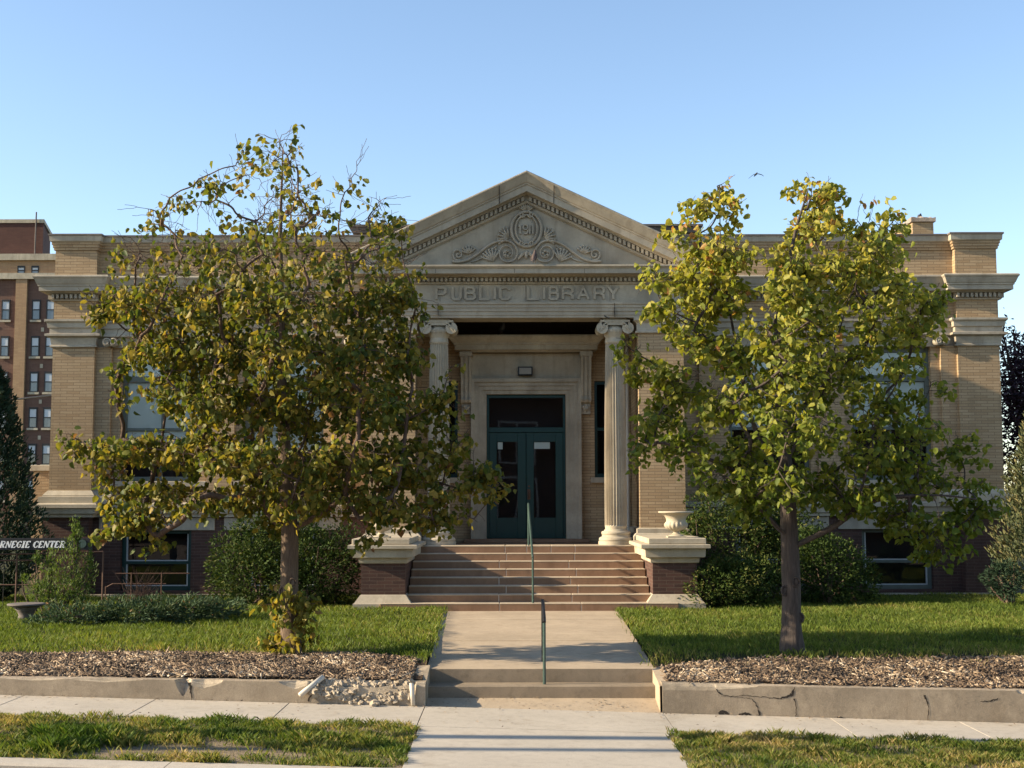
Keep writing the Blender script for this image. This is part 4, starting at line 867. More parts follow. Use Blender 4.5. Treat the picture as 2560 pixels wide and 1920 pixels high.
def at(px, py, Y):      # place on the vertical plane at distance Y that was measured at these photo coordinates
    u, v = px - 1280, 960 - py; dz = Y * math.tan(PT + math.atan(v / F_)); return (-.34 + u / F_ * (Y * math.cos(PT) + dz * math.sin(PT)), Y, 2.25 + dz)
S22 = 2560 / 2212
def blob22(cx, cy, rx, ry, w, Y, dy=0.0, depth=None):
    x, y, z = at(cx * S22, cy * S22, Y + dy); k = S22 / 173.0 * (Y + dy) / 18.8; r = rx * k
    return (x, y, z, r, depth if depth else min(1.75, max(.25, r * .85)), ry * k, w)
def make_tree(name, label, trunk, trads, limbs, blobs, natt, nleaf, leafsize, leafmat, barkmat, seed, tintf, bare, Y, droop=.55, zmin=1.7):
    rng = np.random.default_rng(seed); root = thing(name, label, 'tree', trunk[0])
    tk = trunk_tube(trunk, trads, 'trunk', barkmat, root, seed)
    for zz, an in ((1.12, -1.2), (1.0, -2.6), (.62, -.6)):
        kn = MB(); c_ = Vector((trunk[0][0] + .12 * math.cos(an), trunk[0][1] + .12 * math.sin(an), zz)); kn.ell(c_, (.045, .03, .06), 10, 8); kn.tube([c_ + Vector((.05 * math.cos(t), -.022, .065 * math.sin(t))) for t in np.linspace(0, 6.28, 14)], .014, 6)
        kn.build('bark_knot', barkmat, tk, smooth=True)
    nodes = []; par = []
    def chain(pts, start, n=5):
        prev = start
        for i, q in enumerate(curve(pts, n)):
            if i == 0 and start >= 0: continue
            nodes.append(np.array(q)); par.append(prev); prev = len(nodes) - 1
        return prev
    chain(trunk, -1); nt = len(nodes)
    for lb in limbs:
        p0 = np.array(lb[0]); j = int(np.argmin([np.linalg.norm(q - p0) for q in nodes])); chain([nodes[j]] + list(lb[1:]), j)
    # every foliage clump gets a limb that leaves the wood below it and rises to it
    B = np.array(blobs, float); ax = np.array([trunk[3][0], trunk[3][1], zmin]); order = np.argsort(np.linalg.norm(B[:, :3] - ax, axis=1))
    for k in order:
        tgt = B[k, :3] + np.array([0, 0, B[k, 5] * .3]); NPn = np.array(nodes); d = tgt - NPn; L = np.linalg.norm(d, axis=1); hz = np.linalg.norm(d[:, :2], axis=1)
        cost = L + 1.5 * np.clip(.55 * hz - d[:, 2], 0, None) + 5 * (NPn[:, 2] < zmin - .25) + .15 * (np.arange(len(NPn)) < nt)
        j = int(cost.argmin()); p0 = NPn[j]; dd = tgt - p0
        if np.linalg.norm(dd) < .12: continue
        m1 = p0 + dd * .35 + np.array([0, 0, -.05 * np.linalg.norm(dd)]) + rng.normal(size=3) * .025; m2 = p0 + dd * .7 + rng.normal(size=3) * .03
        chain([p0, m1, m2, tgt], j, 4)
    w = (B[:, 3] * B[:, 4] * B[:, 5]) ** .62 * B[:, 6]; A = []
    for k, n_ in enumerate(np.maximum(6, (natt * w / w.sum()).astype(int))):
        d = rng.normal(size=(n_, 3)); d /= np.linalg.norm(d, axis=1)[:, None]; A.append(B[k, :3] + d * (rng.uniform(.02, 1, n_) ** (1 / 3))[:, None] * B[k, 3:6])
    A = np.concatenate(A)
    NP, par = colonize(A, nodes, par, .075, .6, .11, 40, rng)
    k0 = np.zeros(len(NP), int)
    for p in par:
        if p >= 0: k0[p] += 1
    ex, ep = [], []
    for t in np.where(((k0 == 0) & (rng.random(len(NP)) < np.where(NP[:, 2] > 5, .95, .5))) | ((k0 == 1) & (rng.random(len(NP)) < .06) & (np.arange(len(NP)) > nt)))[0]:
        d0 = NP[t] - NP[par[t]]; d0 /= max(1e-6, np.linalg.norm(d0))
        for q in range(2):
            d = d0 + rng.normal(size=3) * .5 + np.array([0, 0, .3]); d /= np.linalg.norm(d); prev = t; pos = NP[t]
            for st in range(int(rng.integers(1, 3 if NP[t, 2] < 5.0 else 8))):
                pos = pos + (d + rng.normal(size=3) * .15) * .05; ex.append(pos); ep.append(prev); prev = len(NP) + len(ex) - 1
    NP = np.vstack([NP, np.array(ex)]); par = np.concatenate([par, np.array(ep, int)])
    n = len(NP); kids = np.zeros(n, int)
    for p in par:
        if p >= 0: kids[p] += 1
    r = np.zeros(n); acc = np.zeros(n); dt = np.zeros(n, int)
    for i in range(n - 1, -1, -1):
        r[i] = max(.003, acc[i] ** (1 / 2.5)) if kids[i] else .003
        p = par[i]
        if p >= 0: acc[p] += r[i] ** 2.5; dt[p] = max(dt[p], dt[i] + 1)
    r = np.minimum(r, .062); skip = np.zeros(n, bool); skip[:nt] = True
    branch_mesh(NP, par, r, .003, 5, 'branches', M['twig'] if barkmat is M['bark_l'] else M['bark_r'], root, skip)
    cand = np.where((r < .009) & (np.arange(n) > nt))[0]; pb = bare(NP[cand], rng)
    wgt = np.where(dt[cand] < 3, 2.0, 1.0) * pb
    clump = np.sin(NP[cand, 0] * 5.1 + seed) * np.sin(NP[cand, 1] * 4.7) * np.sin(NP[cand, 2] * 6.3 + 1); wgt = wgt * np.clip(.85 + 1.35 * clump, .07, 2.2)
    K = 4; nc = nleaf // K; pick = rng.choice(cand, nc, p=wgt / wgt.sum()); C = np.repeat(NP[pick], K, axis=0)
    off = rng.normal(size=C.shape) * np.array([.07, .07, .055]); off[:, 2] -= .035; P = C + off
    v, f = leaf_cloud(P, leafsize, droop, None, rng, .9, .65)
    ct = np.repeat(rng.uniform(0, 1, nc), K); tint = tintf(P, ct, rng)
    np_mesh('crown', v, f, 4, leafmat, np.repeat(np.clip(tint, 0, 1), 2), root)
    return root, NP
def clumps(lst, Y, cx, hw, seed, grow=1.0):
    rg = random.Random(seed); out = []
    for i, (a, b_, rx, ry) in enumerate(lst):
        rx, ry = rx * (grow if rx > 40 else 1), ry * (grow if rx > 40 else 1)
        inner = max(0.0, 1 - abs(a - cx) / hw); big = rx > 48 and inner > .25
        for sgn in ((-1, 1) if big else (rg.choice((-1, 1)),)):
            dy = sgn * rg.uniform(.25, 1.0) * 1.55 * inner * (1 if big else .6); k = 1.0 if not big else .92
            o = blob22(a + rg.uniform(-8, 8), b_ + rg.uniform(-8, 8), rx * k, ry * k, 1.0, Y, dy); out.append((o[0], o[1], o[2], o[3], max(.14, o[3] * .85), o[5], 1.0))
    return out
# ---- the left tree
YL, YR = 18.8, 18.8
tl = at(725, 1628, YL)
trL = [(tl[0], YL, .06), (tl[0] - .0, YL, .5), at(722, 1450, YL), at(722, 1320, YL), at(716, 1200, YL), at(706, 1000, YL + .1), at(704, 800, YL + .1), at(702, 580, YL), at(708, 370, YL)]
cl_l = [(612, 300, 30, 25), (600, 345, 45, 25), (640, 350, 25, 25), (615, 395, 40, 25), (590, 430, 30, 30), (650, 430, 45, 30), (530, 345, 25, 20), (505, 365, 25, 25), (490, 400, 20, 20), (540, 380, 35, 30), (425, 390, 25, 20), (360, 430, 30, 20), (420, 440, 40, 30), (470, 440, 40, 35), (320, 450, 30, 22), (290, 510, 15, 12), (340, 490, 35, 25), (380, 500, 35, 30), (550, 480, 50, 35), (620, 490, 55, 40), (680, 470, 40, 30),
 (778, 345, 25, 10), (765, 385, 20, 20), (745, 420, 20, 25), (815, 440, 28, 22), (850, 470, 25, 20), (800, 480, 50, 25), (730, 490, 40, 30), (870, 520, 35, 25), (820, 540, 50, 35),
 (300, 560, 45, 30), (390, 560, 60, 40), (480, 550, 60, 45), (570, 560, 60, 45), (660, 570, 60, 45), (750, 570, 60, 45), (870, 590, 40, 35), (230, 650, 35, 25), (220, 680, 35, 20), (280, 660, 50, 35), (360, 650, 70, 50), (460, 650, 70, 55), (560, 660, 70, 55), (660, 660, 70, 55), (760, 660, 70, 55), (850, 670, 60, 45), (905, 650, 30, 40),
 (300, 740, 60, 40), (270, 790, 40, 40), (390, 750, 70, 55), (490, 760, 80, 60), (590, 770, 80, 60), (690, 770, 80, 60), (790, 770, 80, 60), (880, 760, 55, 50), (360, 830, 60, 40), (450, 870, 80, 55), (560, 870, 90, 60), (670, 880, 90, 60), (780, 870, 90, 60), (890, 870, 60, 55), (960, 880, 40, 35), (975, 800, 25, 35), (262, 855, 35, 25),
 (130, 940, 22, 22), (190, 970, 50, 30), (270, 960, 60, 35), (240, 1010, 50, 30), (350, 970, 70, 40), (440, 970, 80, 45), (540, 980, 90, 50), (650, 990, 90, 50), (760, 990, 90, 50), (870, 990, 80, 50), (970, 970, 60, 45), (1030, 1030, 50, 35), (1070, 1060, 30, 18), (940, 1060, 60, 35),
 (240, 1060, 50, 25), (330, 1060, 60, 30), (420, 1080, 60, 30), (300, 1120, 60, 25), (230, 1140, 35, 20), (340, 1170, 40, 18), (540, 1070, 70, 35), (640, 1080, 70, 40), (600, 1130, 30, 25), (740, 1080, 80, 40), (840, 1090, 70, 35), (930, 1120, 50, 20), (1030, 1130, 35, 18), (800, 1170, 30, 15)]
limL = [[at(716, 1230, YL), at(600, 1165, YL - .3), at(420, 1125, YL - .4), at(250, 1110, YL - .2)], [at(718, 1250, YL), at(850, 1190, YL + .4), at(1000, 1185, YL + .5), at(1180, 1230, YL + .3)]]
def tintL(P, ct, rng): return .13 + .62 * ct + rng.normal(size=len(P)) * .15 + (rng.random(len(P)) > .965) * .4
def bareL(N, rng): return np.clip(1.1 - .92 * np.clip((N[:, 2] - 4.7) / .9, 0, 1), .14, 2)
make_tree('street_tree', 'young tree with dull olive yellowing leaves and bare upper twigs left of the path', trL, [.175, .135, .125, .118, .10, .07, .045, .028, .008], limL, clumps(cl_l, YL, 600, 480, 3, 1.18), 6200, 21000, .102, M['leaf_l'], M['bark_l'], 21, tintL, bareL, YL, droop=.85, zmin=2.0)
# ---- the right tree
tr_ = at(1980, 1640, YR)
trR = [(tr_[0], YR, .03), (tr_[0], YR, .5), at(1977, 1450, YR), at(1972, 1320, YR), at(1965, 1200, YR), at(1950, 1000, YR + .1), at(1945, 820, YR + .1), at(1985, 600, YR), at(2020, 480, YR)]
cl_r = [(1555, 400, 25, 28), (1500, 450, 35, 35), (1575, 450, 30, 30), (1520, 520, 45, 40), (1570, 550, 50, 45), (1490, 600, 60, 35), (1420, 605, 35, 22), (1440, 660, 50, 25), (1540, 640, 70, 45), (1500, 720, 70, 50), (1580, 760, 80, 60), (1340, 750, 40, 22), (1400, 780, 60, 35), (1470, 830, 80, 50), (1420, 900, 60, 40), (1400, 960, 40, 45), (1480, 970, 70, 50), (1570, 880, 80, 60),
 (1740, 400, 25, 22), (1795, 415, 25, 25), (1760, 450, 45, 35), (1750, 510, 50, 45), (1720, 570, 55, 45), (1790, 580, 50, 40), (1700, 650, 60, 50), (1660, 720, 70, 50), (1760, 700, 80, 60), (1700, 800, 90, 60), (1640, 860, 80, 60), (1780, 820, 90, 70), (1720, 920, 110, 70),
 (1850, 480, 45, 25), (1930, 475, 30, 28), (1890, 540, 60, 40), (1840, 620, 60, 45), (1930, 620, 50, 45), (2000, 660, 50, 35), (1900, 700, 70, 50), (1980, 720, 60, 35), (1850, 790, 70, 50), (1960, 800, 60, 40), (2010, 840, 40, 30), (1900, 890, 70, 50), (1980, 930, 70, 40), (2070, 960, 55, 35), (1880, 980, 90, 50), (1980, 1030, 90, 45), (2080, 1060, 70, 45), (2130, 1090, 40, 35), (2060, 1140, 80, 40), (1960, 1120, 80, 45), (2040, 1190, 70, 30), (1860, 1080, 80, 40),
 (1620, 980, 80, 50), (1560, 1040, 70, 40), (1680, 1050, 100, 45), (1780, 1040, 90, 50), (1620, 1090, 50, 25)]
limR = [[at(1985, 1372, YR), at(2080, 1320, YR - .2), at(2180, 1255, YR - .3), at(2330, 1240, YR - .4), at(2440, 1250, YR - .4)], [at(1966, 1210, YR), at(1890, 1080, YR + .1), at(1840, 860, YR + .1), at(1805, 640, YR + .1), at(1800, 470, YR + .1)], [at(1970, 1260, YR), at(1840, 1180, YR - .4), at(1700, 1120, YR - .5), at(1610, 1100, YR - .5)], [at(1960, 1150, YR), at(2060, 960, YR - .2), at(2120, 760, YR - .2), at(2200, 590, YR - .2)]]
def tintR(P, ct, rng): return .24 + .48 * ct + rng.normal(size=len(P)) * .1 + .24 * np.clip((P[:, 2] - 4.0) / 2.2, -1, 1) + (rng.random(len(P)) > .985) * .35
def bareR(N, rng): return np.ones(len(N))
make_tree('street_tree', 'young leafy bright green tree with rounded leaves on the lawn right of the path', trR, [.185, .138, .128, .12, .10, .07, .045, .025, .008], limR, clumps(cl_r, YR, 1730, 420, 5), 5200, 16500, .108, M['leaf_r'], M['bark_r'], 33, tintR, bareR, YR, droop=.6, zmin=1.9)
# sprouts at the left trunk's foot
sp_root = thing('trunk_sprouts', 'yellowing leafy sprouts growing around the foot of the left tree trunk', 'shoots', (tl[0], YL - .2, .1))
rng = np.random.default_rng(4); pts = []; sm = MB()
for k in range(46):
    a = rng.uniform(0, 2 * np.pi); z0 = rng.uniform(.1, .9); x0 = tl[0] + .15 * math.cos(a); y0 = YL + .15 * math.sin(a) - .05; L = rng.uniform(.12, .42); dx = math.cos(a) * L * rng.uniform(.2, .85)
    z1 = z0 + L * rng.uniform(-.2, .9); sm.tube([(x0, y0, z0), (x0 + dx * .5, y0 + math.sin(a) * .1 - .03, z0 + (z1 - z0) * .7), (x0 + dx, y0 + math.sin(a) * L * .5 - .05, z1)], [.006, .005, .003], 5)
    for t in np.linspace(.25, 1, 9): pts.append((x0 + dx * t + rng.normal() * .04, y0 + math.sin(a) * L * .5 * t - .05 + rng.normal() * .04, z0 + (z1 - z0) * t + rng.normal() * .04))
sm.build('stems', M['twig'], sp_root); P = np.array(pts); v, f = leaf_cloud(P, .115, .9, None, rng, .8, .6)
np_mesh('leaves', v, f, 4, M['leaf_l'], np.repeat(np.clip(rng.normal(.58, .2, len(P)), 0, .97), 2), sp_root)

# ---- shrubs
def shrub(name, label, cat, blobs, n, size, mat, seed, loc, wide=.5, shell=.55, group=None, outw=1.2, droop=-.1, stems=10, tmean=.4):
    rng = np.random.default_rng(seed); root = thing(name, label, cat, loc, group); P, d, k = in_blobs(blobs, n, rng, shell)
    ph = 3 * P; bump_ = .12 * np.sin(ph[:, 0] * 1.9 + seed) * np.sin(ph[:, 1] * 2.3 + 1) + .10 * np.sin(ph[:, 0] * 4.3) * np.sin(ph[:, 2] * 4.9 + seed); P = P + d * bump_[:, None]
    keep = P[:, 2] > loc[2] - .03; P = P[keep]; d = d[keep]
    v, f = leaf_cloud(P, size, droop, d * outw, rng, wide, .4)
    t = np.clip(tmean + rng.normal(size=len(P)) * .22 + .25 * bump_[keep] * 5, 0, 1); np_mesh('foliage', v, f, 4, mat, np.repeat(t, 2), root)
    sm = MB(); B = blobs
    for i in range(stems):
        b = B[i % len(B)]; a = rng.uniform(0, 6.28); tip = (b[0] + b[3] * .75 * math.cos(a), b[1] + b[4] * .75 * math.sin(a), b[2] + b[5] * rng.uniform(-.2, .75)); base = (loc[0] + (b[0] - loc[0]) * .6 + rng.normal() * .1, b[1], loc[2])
        sm.tube([base, ((base[0] + tip[0]) / 2 + rng.normal() * .08, (base[1] + tip[1]) / 2, (base[2] + tip[2]) / 2 + .1), tip], [.028, .018, .006], 6)
    sm.build('stems', M['twig'], root); return root
def bx(px, py, rx, ry, Y, dy, w=1.0):    # ellipsoid measured in photo pixels at depth Y
    x, y, z = at(px, py, Y); k = Y / F_; return (x, y, z, rx * k, dy, ry * k, w)
shrub('evergreen_shrub', 'large loose evergreen shrub left of the stone stair behind the left tree', 'shrub', [bx(640, 1440, 125, 90, 28.2, .9), bx(600, 1400, 80, 90, 28.6, .7), bx(690, 1350, 120, 95, 28.8, .8), bx(760, 1370, 60, 70, 28.4, .6)], 11000, .075, M['shrub'], 1, (-5.6, 28.3, .05), group='evergreen shrubs along the front')
shrub('evergreen_shrub', 'dark glossy shrub between the left trunk and the stair pedestal', 'shrub', [bx(810, 1430, 90, 95, 28.3, .8), bx(850, 1370, 60, 60, 28.6, .6), bx(770, 1470, 60, 60, 28.0, .5)], 7000, .07, M['shrub'], 2, (-4.5, 28.2, .05), group='evergreen shrubs along the front', tmean=.2)
shrub('evergreen_shrub', 'tall spreading shrub behind the right stone urn, reaching above it', 'shrub', [bx(1840, 1340, 130, 90, 29.4, .8), bx(1790, 1270, 70, 60, 29.5, .6), bx(1900, 1280, 90, 70, 29.6, .7), bx(1960, 1370, 110, 100, 29.4, .8), bx(1740, 1320, 45, 45, 29.3, .4)], 12000, .075, M['shrub'], 3, (4.6, 29.4, .05), group='evergreen shrubs along the front', tmean=.5)
shrub('evergreen_shrub', 'low rounded shrub at the foot of the right stair pedestal', 'shrub', [bx(1800, 1460, 105, 62, 27.5, .8), bx(1870, 1450, 90, 65, 27.6, .7), bx(1730, 1490, 45, 30, 27.3, .4)], 8500, .07, M['shrub'], 4, (4.3, 27.5, .05), group='evergreen shrubs along the front', tmean=.5)
shrub('evergreen_shrub', 'dark shaded shrub right of the right tree trunk by the basement window', 'shrub', [bx(2060, 1430, 110, 95, 28.4, .8), bx(2120, 1460, 80, 60, 28.6, .7), bx(2030, 1380, 60, 60, 28.2, .6)], 9000, .07, M['shrub'], 5, (6.8, 28.4, .05), group='evergreen shrubs along the front', tmean=.25)
shrub('low_juniper', 'low spreading blue green juniper mat along the lawn at left', 'juniper', [bx(200, 1545, 110, 28, 23.6, .6), bx(330, 1530, 120, 30, 23.9, .7), bx(450, 1525, 110, 30, 24.2, .7), bx(540, 1520, 70, 24, 24.6, .5), bx(110, 1555, 50, 18, 23.4, .4)], 11000, .085, M['bluejun'], 6, (-7.0, 23.8, .05), wide=.28, droop=-.3, stems=14)
# conifers
def conifer(name, label, x, y, z0, h, r0, n, mat, seed, size=.11, tmean=.4, taper=.75):
    rng = np.random.default_rng(seed); root = thing(name, label, 'conifer', (x, y, z0)); t = rng.uniform(0, 1, n) ** 1.15; a = rng.uniform(0, 2 * np.pi, n)
    prof = np.minimum(1, (t * 6) ** .6) * (1 - t) ** taper; rr_ = r0 * prof * (.62 + .38 * rng.uniform(0, 1, n) ** .5) * (1 + .18 * np.sin(a * 5 + t * 21) + .14 * np.sin(a * 9 - t * 33))
    P = np.stack([x + rr_ * np.cos(a), y + rr_ * np.sin(a), z0 + .05 + t * h], 1); d = np.stack([np.cos(a), np.sin(a), np.full(n, 1.1)], 1)
    v, f = leaf_cloud(P, size, -.2, d * 1.3, rng, .38, .5); np_mesh('foliage', v, f, 4, mat, np.repeat(np.clip(tmean + rng.normal(size=n) * .2 + .2 * np.sin(a * 5 + t * 21), 0, 1), 2), root)
    m = MB(); m.tube([(x, y, z0), (x, y, z0 + h * .5), (x, y, z0 + h * .96)], [.1, .06, .01], 8); m.build('trunk', M['twig'], root)
conifer('conifer_tree', 'tall dark green columnar conifer cut by the left edge of the photo', -12.05, 29.6, .0, 5.3, 1.3, 17000, M['conifer'], 41, .12, .35, .62)
conifer('conifer_tree', 'yellow green juniper tree at the right edge beside the brick corner', 11.45, 29.0, .1, 4.5, 1.3, 15000, M['juniper'], 42, .12, .55, .62)
shrub('evergreen_shrub', 'small blue green bush at the foot of the juniper at right', 'shrub', [bx(2505, 1450, 40, 48, 27.8, .5)], 2500, .08, M['conifer'], 8, (10.2, 27.8, .05), group='evergreen shrubs along the front', tmean=.2, wide=.3)
shrub('shrub', 'bright green feathery weed bush growing in front of the black name sign', 'bush', [bx(150, 1490, 85, 60, 25.6, .45, 1.2), bx(170, 1440, 58, 64, 25.7, .3), bx(186, 1365, 14, 50, 25.7, .08, 5), bx(115, 1415, 18, 40, 25.7, .1, 3), bx(95, 1470, 40, 40, 25.5, .3), bx(215, 1440, 20, 50, 25.8, .2, 2), bx(196, 1345, 6, 55, 25.7, .05, 25), bx(184, 1345, 6, 45, 25.7, .05, 25), bx(92, 1395, 8, 30, 25.6, .06, 15), bx(62, 1440, 12, 14, 25.5, .06, 15), bx(225, 1400, 7, 35, 25.7, .06, 15), bx(125, 1405, 7, 35, 25.7, .05, 18)], 5600, .075, M['weed'], 9, (-9.1, 25.6, .1), wide=.22, droop=-.75, outw=.6, shell=0, stems=16)
rng = np.random.default_rng(77); dr = thing('dry_shrub', 'bare reddish twiggy shrub under the basement window at left', 'shrub', (-8.2, 28.2, .1)); sm = MB()
for k in range(70):
    a = rng.uniform(-1, 1); L = rng.uniform(.35, .85); b = (-8.2 + rng.normal() * .12, 28.2 + rng.normal() * .1, .08); sm.tube([b, (b[0] + a * .18, b[1], b[2] + L * .6), (b[0] + a * .42, b[1] + rng.normal() * .1, b[2] + L)], [.007, .005, .002], 4)
sm.build('stems', M['dry'], dr)
# purple tree behind the right corner
def simple_tree(name, label, x, y, z0, h, blobs, n, size, mat, seed):
    rng = np.random.default_rng(seed); root = thing(name, label, 'tree', (x, y, z0)); P, d, k = in_blobs(blobs, n, rng, .15); P = P + rng.normal(size=P.shape) * .12
    v, f = leaf_cloud(P, size, .1, d * .7, rng, .5, .4); np_mesh('crown', v, f, 4, mat, np.repeat(rng.uniform(0, 1, n), 2), root)
    m = MB(); m.tube([(x, y, z0), (x, y, z0 + h * .4), (x + .1, y, z0 + h * .8)], [.14, .1, .03], 8)
    for k in range(30):
        b = blobs[k % len(blobs)]; a = rng.uniform(0, 6.28); m.tube([(x, y, z0 + h * rng.uniform(.2, .5)), (b[0], b[1], b[2]), (b[0] + b[3] * .8 * math.cos(a), b[1], b[2] + b[5] * .85)], [.04, .025, .006], 5)
    m.build('trunk', M['twig'], root)
simple_tree('plum_tree', 'dark purple leaved tree behind the right corner of the library', 15.0, 38.5, 0, 6.5, [bx(2545, 1080, 75, 180, 38.5, 1.2), bx(2520, 930, 40, 110, 38.5, .7), bx(2570, 960, 45, 120, 38.5, .8), bx(2508, 840, 12, 50, 38.5, .3, 2), bx(2535, 860, 10, 40, 38.5, .3, 2), bx(2600, 1000, 90, 170, 38.5, 1.2)], 9000, .13, M['purple'], 51)

# ------------------------------------------------------------------ grass and mulch (stuff)
def grass_obj(name, n, xr, yr, keep, h, wd, lean, mat, zf, tintf, seed, label):
    rng = np.random.default_rng(seed); x = rng.uniform(*xr, n); y = rng.uniform(*yr, n); k = keep(x, y, rng); x, y = x[k], y[k]; z = zf(x, y)
    P = np.stack([x, y, z], 1); hh = h(x, y, rng) if callable(h) else h; v, f = blades(P, hh, wd, lean, rng)
    o = np_mesh(name, v, f, 4, mat, np.clip(tintf(x, y, rng), 0, 1)); tag(o, label, 'grass', None, 'stuff'); return o
vl = np.vectorize(lawnz); ve = np.vectorize(mulch_edge); vs_ = np.vectorize(swz)
def pn(x, y, s, ph=0): return np.sin(x * s + ph) * np.sin(y * s * 1.3 + ph * 2) + .6 * np.sin(x * s * 2.3 + y * s * 1.1 + ph)
def klawn(x, y, rng):
    d = y - ve(x) + .2 * pn(x, y, 4) + .13 * rng.normal(size=len(x)); ed = np.where(x < 0, -1.46 - x, x - 1.52) - .25 * np.clip((y - 17.65) / 9.3, 0, 1) + .05 * pn(x, y, 6) + .05 * rng.normal(size=len(x)); return (d > 0) & (ed > 0) & (rng.random(len(x)) < np.clip(.35 + d * 2.5, 0, 1) * np.clip(1.25 - (y - 18) * .035, .4, 1))
def tl_(x, y, rng): return .42 + .12 * pn(x, y, .55, 2) + .22 * rng.normal(size=len(x)) + .12 * pn(x, y, 1.1) + .35 * np.clip(1 - (y - ve(x)) / .8, 0, 1)
def hl(x, y, rng): return .075 * (1 + .25 * pn(x, y, 3.1)) * np.where(np.abs(x) < 1.75, 1.15, 1.0)
grass_obj('lawn_grass', 105000, (-12.5, -1.30), (17.6, 31), klawn, hl, .011, .6, M['grass'], vl, tl_, 61, 'short green lawn grass left of the path')
grass_obj('lawn_grass', 105000, (1.36, 12.5), (17.4, 31), klawn, hl, .011, .6, M['grass'], vl, tl_, 62, 'short green lawn grass right of the path')
def kv(x, y, rng):
    bare_ = np.exp(-((x + 3.6) / .75) ** 2 - ((y - 13.45) / .28) ** 2) + np.exp(-((x + 2.75) / .5) ** 2 - ((y - 13.5) / .2) ** 2) + .5 * np.exp(-((x + 4.6) / .4) ** 2 - ((y - 13.2) / .2) ** 2)
    ed = np.minimum(np.abs(x) - 1.40 + .06 * pn(x, y, 9), 9); return (ed > 0) & (rng.random(len(x)) < np.clip(.62 + .3 * pn(x, y, 2.2) + .25 * pn(x, y, 7, 3) - .9 * bare_, .03, 1))
def tuft(x, y): return np.exp(-((x + 4.75) / .55) ** 2 - ((y - 13.95) / .42) ** 2) + .7 * np.exp(-((x + 5.0) / .35) ** 2 - ((y - 13.3) / .2) ** 2) + .6 * np.exp(-((x + 2.5) / .5) ** 2 - ((y - 14.2) / .35) ** 2)
def hv(x, y, rng): return .055 * (1 + .45 * pn(x, y, 4.0) + .35 * pn(x, y, 9.0, 2)).clip(.3) + .10 * tuft(x, y)
def tv(x, y, rng): return .38 + .22 * rng.normal(size=len(x)) - .2 * pn(x, y, 1.6, 1) - .12 * pn(x, y, 5.2, 4) - .45 * tuft(x, y) + np.where(x > 0, .06, 0)
zv = lambda x, y: vs_(x) - .012
grass_obj('verge_grass', 62000, (-7.2, -1.36), (12.85, 15.38), kv, hv, .010, .75, M['verge'], zv, tv, 63, 'rough patchy verge grass left of the walk with bare soil')
grass_obj('verge_grass', 62000, (1.38, 7.2), (12.85, 15.38), kv, hv, .010, .75, M['verge'], zv, tv, 64, 'rough yellowed verge grass right of the walk')
def chips(name, n, xr, seed, label):
    rng = np.random.default_rng(seed); x = rng.uniform(*xr, n); e = ve(x); y = 16.92 + (e + .14 - 16.92) * rng.random(n) - (rng.random(n) > .97) * rng.uniform(0, .15, n); ok = np.abs(x) > 1.62
    ok &= rng.random(n) < np.clip((e - y) * 5 + .25, 0, 1); x, y = x[ok], y[ok]; n = len(x); P = np.stack([x, y, vl(x, y) + .018 + rng.uniform(0, .03, n)], 1)
    a = rng.uniform(0, 2 * np.pi, n); tl2 = rng.normal(size=n) * .35; d = np.stack([np.cos(a) * np.cos(tl2), np.sin(a) * np.cos(tl2), np.sin(tl2)], 1); u = np.stack([-np.sin(a), np.cos(a), rng.normal(size=n) * .35], 1); nr = np.cross(d, u)
    L = (rng.gamma(1.8, .015, n) + .010)[:, None]; W = (rng.uniform(.005, .02, n))[:, None] * .5; H = (rng.uniform(.003, .008, n))[:, None]
    V = np.stack([P + d * (sx_ * L) + u * (sy_ * W) + nr * (sz_ * H) for sz_ in (-1, 1) for sx_, sy_ in ((-1, -.8), (1, -.5), (1.05, .6), (-1, 1))], 1)
    q = np.array([[4, 5, 6, 7], [0, 1, 5, 4], [1, 2, 6, 5], [2, 3, 7, 6], [3, 0, 4, 7]]).reshape(1, -1); f = (q + (np.arange(n) * 8)[:, None]).reshape(-1)
    t = np.clip(rng.beta(1.3, 2.4, n) + .14 * pn(x, y, 2.3, seed) + .1 * pn(x, y, 6, seed), 0, 1); o = np_mesh(name, V.reshape(-1, 3), f, 4, M['chip'], np.repeat(t, 5)); tag(o, label, 'mulch', None, 'stuff')
chips('mulch_chips', 21000, (-8.2, -1.45), 71, 'shredded brown wood mulch behind the left wall'); chips('mulch_chips', 16000, (1.5, 8.2), 72, 'shredded grey brown wood mulch behind the right wall')

